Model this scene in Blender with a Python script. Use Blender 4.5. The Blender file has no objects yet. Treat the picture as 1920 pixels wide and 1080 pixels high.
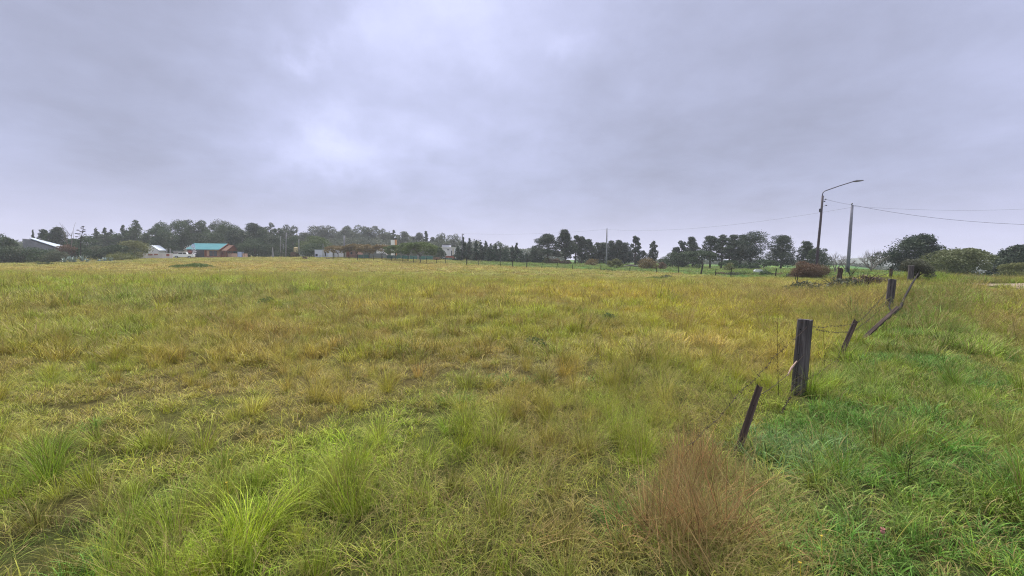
import bpy, math, random
import numpy as np
from mathutils import Vector, Matrix
R = math.radians
sc = bpy.context.scene
COL = sc.collection

# ------------------------------------------------------------------ camera
CAM_H = 1.7
F = 805.0                       # focal length in pixels of the 1920 wide frame
PITCH, ROLL = math.atan(50 / F), R(0.63)
_f = Vector((0, math.cos(PITCH), -math.sin(PITCH)))
_u = Vector((0, math.sin(PITCH), math.cos(PITCH)))
_r = Vector((1, 0, 0))
CR = _r * math.cos(ROLL) + _u * math.sin(ROLL)
CU = _u * math.cos(ROLL) - _r * math.sin(ROLL)
CO = Vector((0, 0, CAM_H))
cd = bpy.data.cameras.new('camera')
cam = bpy.data.objects.new('camera', cd)
COL.objects.link(cam)
sc.camera = cam
cd.sensor_width = 36
cd.lens = F / 1920 * 36
cd.clip_start = 0.05
cd.clip_end = 12000
m3 = Matrix((CR, CU, -_f)).transposed()
cam.matrix_world = Matrix.Translation(CO) @ m3.to_4x4()


def ray(px, py):
    return _f * F + CR * (px - 960) + CU * (540 - py)


def at(px, py, Y):
    """world point seen at a place of the photograph, at real distance Y in front of the camera"""
    d = ray(px, py)
    return CO + d * (Y / d.y)


def pxm(Y):
    return Y / F


# ------------------------------------------------------------------ render settings
sc.view_settings.view_transform = 'Standard'
sc.view_settings.look = 'None'
sc.view_settings.gamma = 1
sc.view_settings.exposure = 0.6
sc.cycles.max_bounces = 6
sc.cycles.diffuse_bounces = 3
sc.cycles.glossy_bounces = 2
sc.cycles.transmission_bounces = 3
sc.cycles.volume_bounces = 0
sc.cycles.transparent_max_bounces = 8
sc.cycles.filter_width = 1.15
sc.cycles.use_denoising = True
sc.cycles.denoiser = 'OPENIMAGEDENOISE'
sc.cycles.denoising_input_passes = 'RGB_ALBEDO_NORMAL'
sc.cycles.denoising_prefilter = 'NONE'


# ------------------------------------------------------------------ node helpers
class NT:
    def __init__(s, tree):
        s.t = tree
        s.n = tree.nodes
        s.l = tree.links

    def node(s, typ, **kw):
        n = s.n.new(typ)
        for k, v in kw.items():
            if k.startswith('i_'):
                key = k[2:]
                key = int(key) if key.isdigit() else key.replace('_', ' ')
                s.set(n.inputs[key], v)
            else:
                setattr(n, k, v)
        return n

    def set(s, sock, v):
        if isinstance(v, bpy.types.NodeSocket):
            s.l.new(v, sock)
        elif isinstance(v, bpy.types.Node):
            s.l.new(v.outputs[0], sock)
        else:
            sock.default_value = v

    def math(s, op, a, b=None, clamp=False):
        n = s.n.new('ShaderNodeMath')
        n.operation = op
        n.use_clamp = clamp
        s.set(n.inputs[0], a)
        if b is not None:
            s.set(n.inputs[1], b)
        return n.outputs[0]

    def vmath(s, op, a, b=None):
        n = s.n.new('ShaderNodeVectorMath')
        n.operation = op
        s.set(n.inputs[0], a)
        if b is not None:
            s.set(n.inputs[1], b)
        return n.outputs['Value'] if op in ('DISTANCE', 'LENGTH', 'DOT_PRODUCT') else n.outputs[0]

    def mix(s, f, a, b, blend='MIX'):
        n = s.n.new('ShaderNodeMix')
        n.data_type = 'RGBA'
        n.blend_type = blend
        s.set(n.inputs['Factor'], f)
        s.set(n.inputs[6], a)
        s.set(n.inputs[7], b)
        return n.outputs[2]

    def noise(s, scale, vec=None, detail=3, rough=0.55, dist=0.0):
        n = s.n.new('ShaderNodeTexNoise')
        n.inputs['Scale'].default_value = scale
        n.inputs['Detail'].default_value = detail
        n.inputs['Roughness'].default_value = rough
        n.inputs['Distortion'].default_value = dist
        if vec is not None:
            s.set(n.inputs['Vector'], vec)
        return n

    def ramp(s, f, stops):
        n = s.n.new('ShaderNodeValToRGB')
        e = n.color_ramp.elements
        while len(e) > 1:
            e.remove(e[-1])
        e[0].position = stops[0][0]
        e[0].color = c4(stops[0][1])
        for p, c in stops[1:]:
            x = e.new(p)
            x.color = c4(c)
        s.set(n.inputs[0], f)
        return n.outputs[0]


def c4(c):
    if isinstance(c, (int, float)):
        c = (c, c, c)
    return (c[0], c[1], c[2], 1.0)


# ------------------------------------------------------------------ world: overcast sky
SUN_EL, SUN_AZ = 52.0, -8.0     # degrees; azimuth from +Y towards +X
world = bpy.data.worlds.new('World')
sc.world = world
world.use_nodes = True
W = NT(world.node_tree)
W.n.clear()
tc = W.node('ShaderNodeTexCoord')
D = tc.outputs['Generated']
sep = W.node('ShaderNodeSeparateXYZ', i_0=D)
el = sep.outputs[2]
# cloud deck coordinates: project the view direction on a layer overhead
den = W.math('ADD', W.math('MAXIMUM', el, 0.0), 0.22)
deck = W.node('ShaderNodeCombineXYZ', i_0=W.math('DIVIDE', sep.outputs[0], den), i_1=W.math('DIVIDE', sep.outputs[1], den), i_2=0.0)
n1 = W.noise(0.60, deck, 5, 0.50, 0.25)
n2 = W.noise(2.1, deck, 5, 0.55, 0.3)
n3 = W.noise(5.0, deck, 4, 0.6, 0.2)
wn = W.noise(3.2, D, 4, 0.6)
warp = W.vmath('SCALE', W.vmath('SUBTRACT', wn.outputs['Color'], (0.5, 0.5, 0.5)))
warp.node.inputs['Scale'].default_value = 0.24
wn2 = W.noise(13.0, D, 5, 0.6)
warp2 = W.vmath('SCALE', W.vmath('SUBTRACT', wn2.outputs['Color'], (0.5, 0.5, 0.5)))
warp2.node.inputs['Scale'].default_value = 0.10
Dw = W.vmath('ADD', W.vmath('ADD', D, warp), warp2)


def blob(px, py, s, a, st=1.0):
    v = ray(px, py).normalized()
    df = W.vmath('SUBTRACT', Dw, tuple(v))
    if st != 1.0:
        df = W.vmath('MULTIPLY', df, (1.0 / st, 1.0 / st, 1.0))
    r = W.vmath('LENGTH', df)
    e = W.math('POWER', 2.71828, W.math('MULTIPLY', W.math('MULTIPLY', r, r), -1.0 / (s * s)))
    return W.math('MULTIPLY', e, a)


acc = W.math('MULTIPLY', W.math('SUBTRACT', n1.outputs[0], 0.5), 0.80)
acc = W.math('ADD', acc, W.math('MULTIPLY', W.math('SUBTRACT', n2.outputs[0], 0.5), 0.50))
acc = W.math('ADD', acc, W.math('MULTIPLY', W.math('SUBTRACT', n3.outputs[0], 0.5), 0.22))
acc = W.math('ADD', acc, 0.40)
for b in [(900, 90, .34, .30, 1.2), (610, 220, .20, .20, 1.2), (650, 278, .070, .32, 2.0), (560, 315, .07, .16, 1.6), (690, 45, .065, .24, 1.2),
          (590, 98, .035, .26, 1), (850, 15, .10, .24, 1), (1070, 65, .04, .14, 1), (150, 210, .36, -.24, 1.2), (1180, 290, .22, -.24, 2.0),
          (330, 60, .24, -.14, 1.3), (1500, 20, .30, -.16, 1.2), (1760, 150, .25, .08, 1), (1350, 150, .25, -.08, 1), (60, 370, .14, .16, 2), (820, 400, .12, -.10, 3.0)]:
    acc = W.math('ADD', acc, blob(*b))
cloud = W.ramp(acc, [(0.0, (.240, .254, .345)), (0.30, (.305, .325, .455)), (0.58, (.380, .404, .575)), (0.85, (.475, .503, .71)), (1.0, (.57, .595, .79))])
# pale band close to the horizon
hb = W.math('POWER', 2.71828, W.math('MULTIPLY', W.math('MULTIPLY', el, el), -1.0 / (.10 * .10)))
cloud = W.mix(W.math('MULTIPLY', hb, 0.75), cloud, c4((.47, .465, .62)))
# the unseen upper deck is brighter, as on any overcast day
up = W.node('ShaderNodeMapRange', i_0=el, i_1=0.56, i_2=0.95, i_3=1.0, i_4=4.4)
cloud = W.mix(1.0, cloud, W.node('ShaderNodeCombineXYZ', i_0=up, i_1=up, i_2=W.math('POWER', up, 0.72)), 'MULTIPLY')
sky = W.node('ShaderNodeTexSky', sky_type='NISHITA', sun_disc=False, sun_elevation=R(SUN_EL), sun_rotation=R(SUN_AZ))
skyc = W.mix(1.0, sky.outputs[0], c4((.10, .10, .10)), 'MULTIPLY')
tot = W.mix(0.97, skyc, cloud)
bg = W.node('ShaderNodeBackground', i_Color=tot, i_Strength=1.0)
W.node('ShaderNodeOutputWorld', i_Surface=bg)

sd = bpy.data.lights.new('sun', 'SUN')
sun = bpy.data.objects.new('sun', sd)
COL.objects.link(sun)
sd.energy = 3.8
sd.angle = R(18)
sd.color = (1.0, 0.93, 0.80)
sdir = Vector((math.sin(R(SUN_AZ)) * math.cos(R(SUN_EL)), math.cos(R(SUN_AZ)) * math.cos(R(SUN_EL)), math.sin(R(SUN_EL))))
sun.rotation_euler = (-sdir).to_track_quat('-Z', 'Y').to_euler()


# ------------------------------------------------------------------ object helpers
def put(o, parent=None):
    COL.objects.link(o)
    if parent:
        o.parent = parent
        o.matrix_parent_inverse = parent.matrix_world.inverted() if False else Matrix.Identity(4)
    return o


def tag(o, label=None, cat=None, group=None, kind=None):
    if label:
        o['label'] = label
    if cat:
        o['category'] = cat
    if group:
        o['group'] = group
    if kind:
        o['kind'] = kind
    return o


def empty(name, loc, label, cat, group=None, rz=0.0):
    o = bpy.data.objects.new(name, None)
    o.location = loc
    o.rotation_euler = (0, 0, rz)
    o.empty_display_size = 0.2
    put(o)
    return tag(o, label, cat, group)


class MB:
    """collects geometry (in the local space of its thing) for one mesh"""

    def __init__(s):
        s.v = []
        s.f = []

    def add(s, vs, fs):
        o = len(s.v)
        s.v += [tuple(v) for v in vs]
        s.f += [tuple(i + o for i in f) for f in fs]
        return s

    def box(s, x0, x1, y0, y1, z0, z1):
        vs = [(x, y, z) for z in (z0, z1) for y in (y0, y1) for x in (x0, x1)]
        return s.add(vs, [(0, 2, 3, 1), (4, 5, 7, 6), (0, 1, 5, 4), (2, 6, 7, 3), (0, 4, 6, 2), (1, 3, 7, 5)])

    def prism(s, poly, y0, y1, axis='y'):
        """polygon in xz extruded along y (or polygon in yz extruded along x)"""
        n = len(poly)
        if axis == 'y':
            vs = [(a, y0, b) for a, b in poly] + [(a, y1, b) for a, b in poly]
        elif axis == 'x':
            vs = [(y0, a, b) for a, b in poly] + [(y1, a, b) for a, b in poly]
        else:
            vs = [(a, b, y0) for a, b in poly] + [(a, b, y1) for a, b in poly]
        fs = [tuple(range(n)), tuple(range(2 * n - 1, n - 1, -1))]
        fs += [(i, (i + 1) % n + 0, (i + 1) % n + n, i + n) for i in range(n)]
        return s.add(vs, fs)

    def tube(s, pts, rad, n=8, cap=True):
        pts = [Vector(p) for p in pts]
        if not isinstance(rad, (list, tuple)):
            rad = [rad] * len(pts)
        rings = []
        ref = None
        for i, p in enumerate(pts):
            a = pts[max(i - 1, 0)]
            b = pts[min(i + 1, len(pts) - 1)]
            t = (b - a).normalized()
            if ref is None:
                ref = Vector((0, 0, 1)) if abs(t.z) < 0.9 else Vector((1, 0, 0))
            x = t.cross(ref)
            if x.length < 1e-4:
                x = t.orthogonal()
            x.normalize()
            y = x.cross(t).normalized()
            ref = -y if False else ref
            rings.append([p + (x * math.cos(k * 2 * math.pi / n) + y * math.sin(k * 2 * math.pi / n)) * rad[i] for k in range(n)])
        vs = [v for r in rings for v in r]
        fs = []
        for i in range(len(pts) - 1):
            for k in range(n):
                k2 = (k + 1) % n
                fs.append((i * n + k, i * n + k2, (i + 1) * n + k2, (i + 1) * n + k))
        if cap:
            fs.append(tuple(range(n - 1, -1, -1)))
            fs.append(tuple((len(pts) - 1) * n + k for k in range(n)))
        return s.add(vs, fs)

    def ball(s, c, r, nu=10, nv=6, sx=1, sy=1, sz=1):
        vs = []
        for j in range(nv + 1):
            a = math.pi * j / nv
            for i in range(nu):
                b = 2 * math.pi * i / nu
                vs.append((c[0] + r * sx * math.sin(a) * math.cos(b), c[1] + r * sy * math.sin(a) * math.sin(b), c[2] + r * sz * math.cos(a)))
        fs = []
        for j in range(nv):
            for i in range(nu):
                i2 = (i + 1) % nu
                fs.append((j * nu + i, (j + 1) * nu + i, (j + 1) * nu + i2, j * nu + i2))
        return s.add(vs, fs)

    def build(s, name, mat, parent=None, smooth=False, bevel=0.0):
        me = bpy.data.meshes.new(name)
        me.from_pydata(s.v, [], s.f)
        me.materials.append(mat)
        me.update()
        if smooth:
            me.polygons.foreach_set('use_smooth', [True] * len(me.polygons))
        o = bpy.data.objects.new(name, me)
        put(o, parent)
        if bevel:
            b = o.modifiers.new('bevel', 'BEVEL')
            b.width = bevel
            b.segments = 2
            b.limit_method = 'ANGLE'
        return o


def mesh_np(name, verts, faces, mat, attrs=None, smooth=False):
    """fast mesh from numpy arrays, all faces with the same number of corners"""
    me = bpy.data.meshes.new(name)
    nv, nf, k = len(verts), len(faces), faces.shape[1]
    me.vertices.add(nv)
    me.vertices.foreach_set('co', np.asarray(verts, np.float32).ravel())
    me.loops.add(nf * k)
    me.loops.foreach_set('vertex_index', faces.astype(np.int32).ravel())
    me.polygons.add(nf)
    me.polygons.foreach_set('loop_start', np.arange(0, nf * k, k, dtype=np.int32))
    me.polygons.foreach_set('loop_total', np.full(nf, k, np.int32))
    me.update(calc_edges=True)
    if smooth:
        me.polygons.foreach_set('use_smooth', np.ones(nf, bool))
    for an, (typ, arr) in (attrs or {}).items():
        a = me.attributes.new(an, typ, 'POINT')
        key = {'FLOAT': 'value', 'INT': 'value', 'FLOAT_VECTOR': 'vector', 'FLOAT_COLOR': 'color'}[typ]
        a.data.foreach_set(key, np.asarray(arr, np.int32 if typ == 'INT' else np.float32).ravel())
    if mat:
        me.materials.append(mat)
    return me


# ------------------------------------------------------------------ numpy noise
_rs = np.random.RandomState(7)
_tab = _rs.rand(256, 256)


def vnoise(x, y):
    xi, yi = np.floor(x).astype(int), np.floor(y).astype(int)
    fx, fy = x - xi, y - yi
    fx = fx * fx * (3 - 2 * fx)
    fy = fy * fy * (3 - 2 * fy)
    a = _tab[xi & 255, yi & 255]
    b = _tab[(xi + 1) & 255, yi & 255]
    c = _tab[xi & 255, (yi + 1) & 255]
    d = _tab[(xi + 1) & 255, (yi + 1) & 255]
    return (a * (1 - fx) + b * fx) * (1 - fy) + (c * (1 - fx) + d * fx) * fy


def fbm(x, y, s, o=3):
    r, amp, tot = 0, 1.0, 0
    for k in range(o):
        r = r + amp * vnoise(x / s + 17.3 * k + 5, y / s + 9.1 * k + 3)
        tot += amp
        amp *= 0.55
        s = s * 0.47
    return r / tot


# ------------------------------------------------------------------ terrain
CTRL = [  # (photo x, photo row of the ground, distance)
    (0, 494, 90), (150, 490, 92), (300, 486, 105), (390, 484, 128), (560, 482.5, 130), (650, 483.5, 124), (787, 493.5, 95),
    (870, 489, 120), (960, 501, 85), (1000, 494, 112), (1137, 496.5, 112), (1070, 506, 78), (1300, 514, 66), (1300, 503, 110),
    (1460, 507, 112), (1400, 521, 54), (1528, 522, 44), (1589, 512, 56), (1570, 530, 38), (1640, 509, 85), (1700, 512, 70),
    (1665, 592, 14.2), (1710, 531, 28), (1574, 532, 32), (1750, 518, 31), (1850, 528, 31), (1915, 533, 28), (1915, 550, 20),
    (1800, 560, 17), (1800, 640, 9.7), (1500, 560, 21), (1560, 550, 26), (200, 530, 26), (200, 505, 55), (600, 530, 30),
    (600, 502, 64), (900, 540, 27), (900, 515, 52), (1200, 540, 29), (1300, 560, 20.5), (400, 620, 10), (1000, 640, 9.2),
    (1500, 640, 9.3), (1900, 700, 6.8), (100, 700, 6.2), (600, 800, 4.4), (1200, 800, 4.4), (1800, 850, 3.9),
]
_P, _Z = [], []
for px, py, Y in CTRL:
    p = at(px, py, Y)
    _P.append((p.x / p.y, math.log(p.y)))
    _Z.append(p.z)
for u in (-1.6, -.8, 0, .8, 1.6):
    for Y in (0.8, 1.5, 3.0):
        _P.append((u, math.log(Y)))
        _Z.append(0.0)
for u, Y, z in [(-1.5, 150, 1.0), (-.8, 220, 3.0), (-.3, 260, 3.0), (.1, 200, 1.6), (.5, 200, 1.0), (.8, 200, 1.2),
                (-1, 600, 6), (0, 600, 4), (.7, 600, 2), (-1, 1500, 5), (0, 1500, 2), (.8, 1500, -2),
                (1.12, 48, -1.3), (1.12, 80, -4), (1.15, 200, -14), (1.15, 600, -34), (1.15, 3000, -60), (1.5, 50, -1.0), (1.5, 200, -14),
                (1.45, 30, .6), (.95, 60, .4), (.98, 120, -1.0), (-1.5, 60, 0)]:
    _P.append((u, math.log(Y)))
    _Z.append(z)
_P = np.array(_P)
_Z = np.array(_Z)
_M = np.sqrt(((_P[:, None] - _P[None]) ** 2).sum(-1) + 0.02 ** 2)
_Wt = np.linalg.solve(_M + np.eye(len(_P)) * 1e-3, _Z)


def G(x, y):
    x = np.asarray(x, float)
    y = np.asarray(y, float)
    shp = x.shape
    x = x.ravel()
    y = y.ravel()
    yc = np.maximum(y, 0.8)
    u = np.clip(x / yc, -1.6, 1.6)
    v = np.log(np.minimum(yc, 3000))
    z = np.zeros_like(u)
    for i in range(0, len(u), 20000):
        d = np.sqrt((u[i:i + 20000, None] - _P[None, :, 0]) ** 2 + (v[i:i + 20000, None] - _P[None, :, 1]) ** 2 + 0.02 ** 2)
        z[i:i + 20000] = d @ _Wt
    near = np.clip((yc - 2) / 8, 0, 1)
    z = z * near
    z = z + (fbm(x, y, 2.2, 3) - 0.5) * 0.16 * np.clip(yc / 4, 0.3, 1) + (fbm(x + 50, y, 9, 2) - 0.5) * 0.12
    s = (x - 1.3) * .7071 - (y - 3.1) * .7071       # metres right of the fence: a low verge, then a shallow ditch
    k = np.clip((y - 1) / 2, 0, 1) * np.clip((19 - y) / 6, 0, 1)
    z = z + k * (.16 * np.exp(-((s - 1.3) / .9) ** 2) - .30 * np.exp(-((s - 3.9) / .75) ** 2) + .10 * np.exp(-((s - 5.6) / 1.0) ** 2))
    return z.reshape(shp)


def gz(x, y):
    return float(G(np.array([x]), np.array([y]))[0])


# fence line across the right foreground, used by the colour of the ground cover
FA = np.array([1.3, 3.1])
FB = np.array([12.6, 14.4])
_fd = (FB - FA) / np.linalg.norm(FB - FA)


def fence_side(x, y):
    return (x - FA[0]) * _fd[1] - (y - FA[1]) * _fd[0]      # metres to the right of the fence


# patches of differently coloured growth: photo x, row, half width, half height, colour, strength
C_YEL = (.420, .375, .040)
C_OLI = (.205, .250, .034)
C_TAN = (.440, .320, .105)
C_BRN = (.260, .170, .060)
C_LUSH = (.084, .186, .022)
C_BLUE = (.085, .185, .040)
C_DKG = (.062, .125, .018)
C_GOLD = (.500, .390, .045)
C_YGR = (.255, .370, .022)
PATCH = [
    (1330, 575, 170, 45, C_GOLD, .75), (1100, 545, 220, 22, C_GOLD, .5), (1430, 600, 110, 50, C_YEL, .8),
    (1560, 570, 90, 35, C_TAN, .9), (1480, 535, 110, 12, C_TAN, .6), (330, 740, 240, 60, C_TAN, .25), (700, 700, 300, 60, C_YEL, .3), (620, 640, 260, 50, C_TAN, .3),
    (900, 690, 200, 50, C_BRN, .28), (120, 620, 180, 40, C_OLI, .5), (250, 560, 260, 18, (.130, .190, .060), .6), (430, 548, 140, 12, (.110, .170, .070), .65), (560, 575, 120, 14, (.150, .230, .040), .5),
    (150, 505, 250, 10, C_TAN, .5), (500, 497, 300, 9, C_TAN, .75), (900, 500, 150, 7, C_TAN, .4), (150, 1000, 260, 90, C_LUSH, .62),
    (60, 880, 140, 60, C_LUSH, .35), (420, 1040, 220, 60, C_YGR, .75), (620, 830, 110, 70, C_YGR, .85), (780, 770, 90, 45, C_YGR, .8),
    (880, 820, 70, 50, C_YGR, .7), (230, 880, 70, 35, C_YEL, .4), (110, 945, 60, 22, C_BRN, .8), (730, 980, 120, 70, C_OLI, .6),
    (960, 900, 130, 60, C_OLI, .6), (1260, 720, 150, 60, C_OLI, .7), (1210, 820, 140, 70, C_OLI, .6), (1290, 960, 70, 90, C_BRN, .9),
    (1120, 1010, 60, 40, C_BRN, .4), (1000, 655, 60, 16, C_DKG, .5), (1140, 600, 40, 10, C_DKG, .6), (350, 535, 300, 12, C_YGR, .3),
    (760, 560, 300, 20, C_TAN, .4), (1330, 650, 120, 14, C_TAN, .6),
    (1600, 1000, 200, 70, C_YGR, .35), (1850, 650, 130, 80, (.150, .120, .035), .75), (1800, 585, 90, 22, C_GOLD, .8), (1870, 565, 60, 10, C_DKG, .6),
    (1800, 545, 120, 12, C_TAN, .6), (1880, 930, 90, 110, C_BRN, .5), (1760, 900, 70, 60, C_BRN, .45), (1760, 640, 60, 30, C_OLI, .5),
    (1650, 610, 60, 22, C_BLUE, .9), (1700, 585, 40, 15, C_OLI, .5), (1800, 525, 95, 14, C_LUSH, 1.0), (1780, 880, 150, 110, C_OLI, .6), (1850, 700, 110, 26, C_DKG, .5),
]
_PW = []
for px, py, rx, ry, c, a in PATCH:
    def _gy(row):
        d = ray(px, row)
        d = d / d.y
        ys = np.exp(np.linspace(math.log(2), math.log(130), 90))
        hit = (CAM_H + d.z * ys) < G(d.x * ys, ys) + .1
        return float(ys[hit.argmax()]) if hit.any() else 130.
    Yc = _gy(py)
    xc = (ray(px, py).x / ray(px, py).y) * Yc
    _PW.append((xc, Yc, rx * Yc / F, max((_gy(py - ry) - _gy(py + ry)) / 2, .3), np.array(c), a))


def field_colour(x, y):
    """albedo of the growth, from broad patches and noise"""
    n1 = fbm(x, y * .8, 5.5, 4)
    n2 = fbm(x + 40, y + 11, 1.3, 3)
    n3 = fbm(x * .35 + 90, y + 70, 9, 3)
    base = np.array(C_OLI) * .55 + np.array(C_YEL) * .45
    c = np.repeat(base[None], len(x), 0)

    def blend(c, w, col):
        return c * (1 - w[:, None]) + np.array(col)[None] * w[:, None]
    c = blend(c, np.clip((n1 - .57) * 4.5, 0, 1) * .65, C_TAN)
    c = blend(c, np.clip((.46 - n1) * 5, 0, 1) * .7, C_YGR)
    c = blend(c, np.clip((n3 - .58) * 5, 0, 1) * .4, C_BRN)
    c = blend(c, np.clip((.43 - n3) * 5, 0, 1) * .6, C_DKG)
    near = np.clip((5.5 - y) / 3, 0, 1) * (.25 + .5 * n2)
    c = blend(c, np.clip(near * 1.35, 0, 1), (.085, .185, .016))
    far = np.clip((y - 18) / 40, 0, 1)
    c = blend(c, far * .55, (.345, .305, .115))
    for xc, yc, rx, ry, col, a in _PW:
        w = a * np.exp(-(((x - xc) / rx) ** 2 + ((y - yc) / ry) ** 2) * .9) * np.clip(.55 + 1.1 * (n2), 0, 1.25)
        c = blend(c, np.clip(w, 0, 1), col)
    s = fence_side(x, y)
    lush = np.clip((s + .25) / .5, 0, 1) * np.clip((3.0 - s) / 1.4, 0, 1) * np.clip((28 - y) / 10, 0, 1)
    c = blend(c, lush * np.clip(.65 + .9 * n2, 0, 1), C_LUSH)
    blue = lush * np.clip((n2 - .55) * 6, 0, 1)
    c = blend(c, blue * .6, C_BLUE)
    # greener strip behind the far fence, and everything further out
    beyond = np.clip((y - far_fence_y(x)) / 6, 0, 1) * np.clip((x + 20) / 15, 0, 1)
    c = blend(c, beyond * .95, (.065, .185, .040))
    n4 = fbm(x + 7, y - 31, .9, 3)
    c = blend(c, np.clip((n4 - .56) * 7, 0, 1) * .45, C_YGR)
    c = blend(c, np.clip((.43 - n4) * 7, 0, 1) * .40, C_BRN)
    c = c * (.72 + .56 * n2)[:, None] * (.92 + .16 * fbm(x, y, .4, 2))[:, None]
    return c


FF = [(32, 41), (29, 55), (26, 66), (10.6, 78), (0, 85), (-20, 95), (-38, 105), (-52, 112), (-120, 118)]


def far_fence_y(x):
    xs = np.array([p[0] for p in FF][::-1] + [60.])
    ys = np.array([p[1] for p in FF][::-1] + [36.])
    return np.interp(x, xs, ys)


# ------------------------------------------------------------------ materials
MATS = {}


def new_mat(name):
    m = bpy.data.materials.new(name)
    m.use_nodes = True
    m.node_tree.nodes.clear()
    return m, NT(m.node_tree)


def simple(name, col, rough=.8, var=.25, scale=3.0, metal=0.0, bump=0.0, spec=.3):
    if name in MATS:
        return MATS[name]
    m, T = new_mat(name)
    t = T.node('ShaderNodeTexCoord')
    n = T.noise(scale, t.outputs['Object'], 5, .6)
    k = T.node('ShaderNodeMapRange', i_0=n.outputs[0], i_1=.25, i_2=.75, i_3=1 - var, i_4=1 + var)
    c = T.mix(1.0, c4(col), T.node('ShaderNodeCombineXYZ', i_0=k, i_1=k, i_2=k), 'MULTIPLY')
    b = T.node('ShaderNodeBsdfPrincipled', i_Base_Color=c, i_Roughness=rough, i_Metallic=metal)
    b.inputs['Specular IOR Level'].default_value = spec
    if bump:
        bp = T.node('ShaderNodeBump', i_Strength=bump, i_Distance=.02, i_Height=n.outputs[0])
        T.l.new(bp.outputs[0], b.inputs['Normal'])
    T.node('ShaderNodeOutputMaterial', i_Surface=b)
    MATS[name] = m
    return m


def wood_mat(name, a, b, c, scale=1.0, gr=24):
    """weathered wood, grain along z"""
    m, T = new_mat(name)
    t = T.node('ShaderNodeTexCoord')
    mp = T.node('ShaderNodeMapping', i_Vector=t.outputs['Object'], i_Scale=(gr * scale, gr * scale, 1.1 * scale))
    g = T.noise(1.0, mp, 6, .7, .6)
    n = T.noise(7 * scale, t.outputs['Object'], 4, .6)
    col = T.ramp(g.outputs[0], [(.36, a), (.5, b), (.64, c)])
    col = T.mix(T.math('MULTIPLY', T.math('SUBTRACT', n.outputs[0], .35, True), 1.5, True), col, T.mix(.5, col, c4((.03, .022, .02))))
    bs = T.node('ShaderNodeBsdfPrincipled', i_Base_Color=col, i_Roughness=.8)
    bs.inputs['Specular IOR Level'].default_value = .15
    bp = T.node('ShaderNodeBump', i_Strength=.9, i_Distance=.012, i_Height=g.outputs[0])
    T.l.new(bp.outputs[0], bs.inputs['Normal'])
    T.node('ShaderNodeOutputMaterial', i_Surface=bs)
    return m


def leaf_mat(name, col, col2, trans=.25, var=.35):
    if name in MATS:
        return MATS[name]
    m, T = new_mat(name)
    a = T.node('ShaderNodeAttribute', attribute_name='rnd')
    oi = T.node('ShaderNodeObjectInfo')
    c = T.mix(a.outputs['Fac'], c4(col), c4(col2))
    v = T.math('ADD', 1 - var * .5, T.math('MULTIPLY', oi.outputs['Random'], var))
    c = T.mix(1.0, c, T.node('ShaderNodeCombineXYZ', i_0=v, i_1=v, i_2=v), 'MULTIPLY')
    d = T.node('ShaderNodeBsdfPrincipled', i_Base_Color=c, i_Roughness=.6)
    d.inputs['Specular IOR Level'].default_value = .2
    tr = T.node('ShaderNodeBsdfTranslucent', i_Color=c)
    s = T.node('ShaderNodeMixShader', i_0=trans, i_1=d, i_2=tr)
    T.node('ShaderNodeOutputMaterial', i_Surface=s)
    MATS[name] = m
    return m


def grass_mat():
    m, T = new_mat('grass_blades')
    col = T.node('ShaderNodeAttribute', attribute_name='col', attribute_type='INSTANCER')
    dry = T.node('ShaderNodeAttribute', attribute_name='dry', attribute_type='INSTANCER')
    bt = T.node('ShaderNodeAttribute', attribute_name='bt')
    br = T.node('ShaderNodeAttribute', attribute_name='br')
    oi = T.node('ShaderNodeObjectInfo')
    # each blade a little lighter or darker, some blades straw coloured, tips paler
    r2 = T.math('FRACT', T.math('ADD', T.math('MULTIPLY', br.outputs['Fac'], 7.31), oi.outputs['Random']))
    v = T.math('ADD', .35, T.math('MULTIPLY', T.math('POWER', r2, 1.3), 1.45))
    c = T.mix(1.0, col.outputs['Color'], T.node('ShaderNodeCombineXYZ', i_0=v, i_1=v, i_2=v), 'MULTIPLY')
    r3 = T.math('FRACT', T.math('ADD', T.math('MULTIPLY', br.outputs['Fac'], 13.7), T.math('MULTIPLY', oi.outputs['Random'], 3.0)))
    isdry = T.math('LESS_THAN', r3, dry.outputs['Fac'])
    r4 = T.math('FRACT', T.math('MULTIPLY', r3, 17.0))
    straw = T.mix(r4, c4((.40, .30, .14)), c4((.20, .12, .055)))
    c = T.mix(T.math('MULTIPLY', isdry, .85), c, straw)
    tip = T.math('MULTIPLY', T.math('POWER', bt.outputs['Fac'], 2.5), .4)
    c = T.mix(tip, c, T.mix(.5, c, c4((.42, .36, .15))))
    b = T.node('ShaderNodeBsdfPrincipled', i_Base_Color=c, i_Roughness=.55)
    b.inputs['Specular IOR Level'].default_value = .16
    tr = T.node('ShaderNodeBsdfTranslucent', i_Color=c)
    s = T.node('ShaderNodeMixShader', i_0=.22, i_1=b, i_2=tr)
    T.node('ShaderNodeOutputMaterial', i_Surface=s)
    return m


def ground_mat():
    m, T = new_mat('ground_soil')
    a = T.node('ShaderNodeAttribute', attribute_name='gcol')
    t = T.node('ShaderNodeTexCoord')
    n = T.noise(9, t.outputs['Object'], 6, .7)
    n2 = T.noise(.7, t.outputs['Object'], 5, .65)
    c = T.mix(1.0, a.outputs['Color'], T.ramp(n.outputs[0], [(.3, .45), (.7, 1.25)]), 'MULTIPLY')
    c = T.mix(1.0, c, T.ramp(n2.outputs[0], [(.3, .75), (.7, 1.2)]), 'MULTIPLY')
    b = T.node('ShaderNodeBsdfPrincipled', i_Base_Color=c, i_Roughness=.95)
    b.inputs['Specular IOR Level'].default_value = .1
    bp = T.node('ShaderNodeBump', i_Strength=.8, i_Distance=.06, i_Height=n.outputs[0])
    T.l.new(bp.outputs[0], b.inputs['Normal'])
    T.node('ShaderNodeOutputMaterial', i_Surface=b)
    return m


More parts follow.
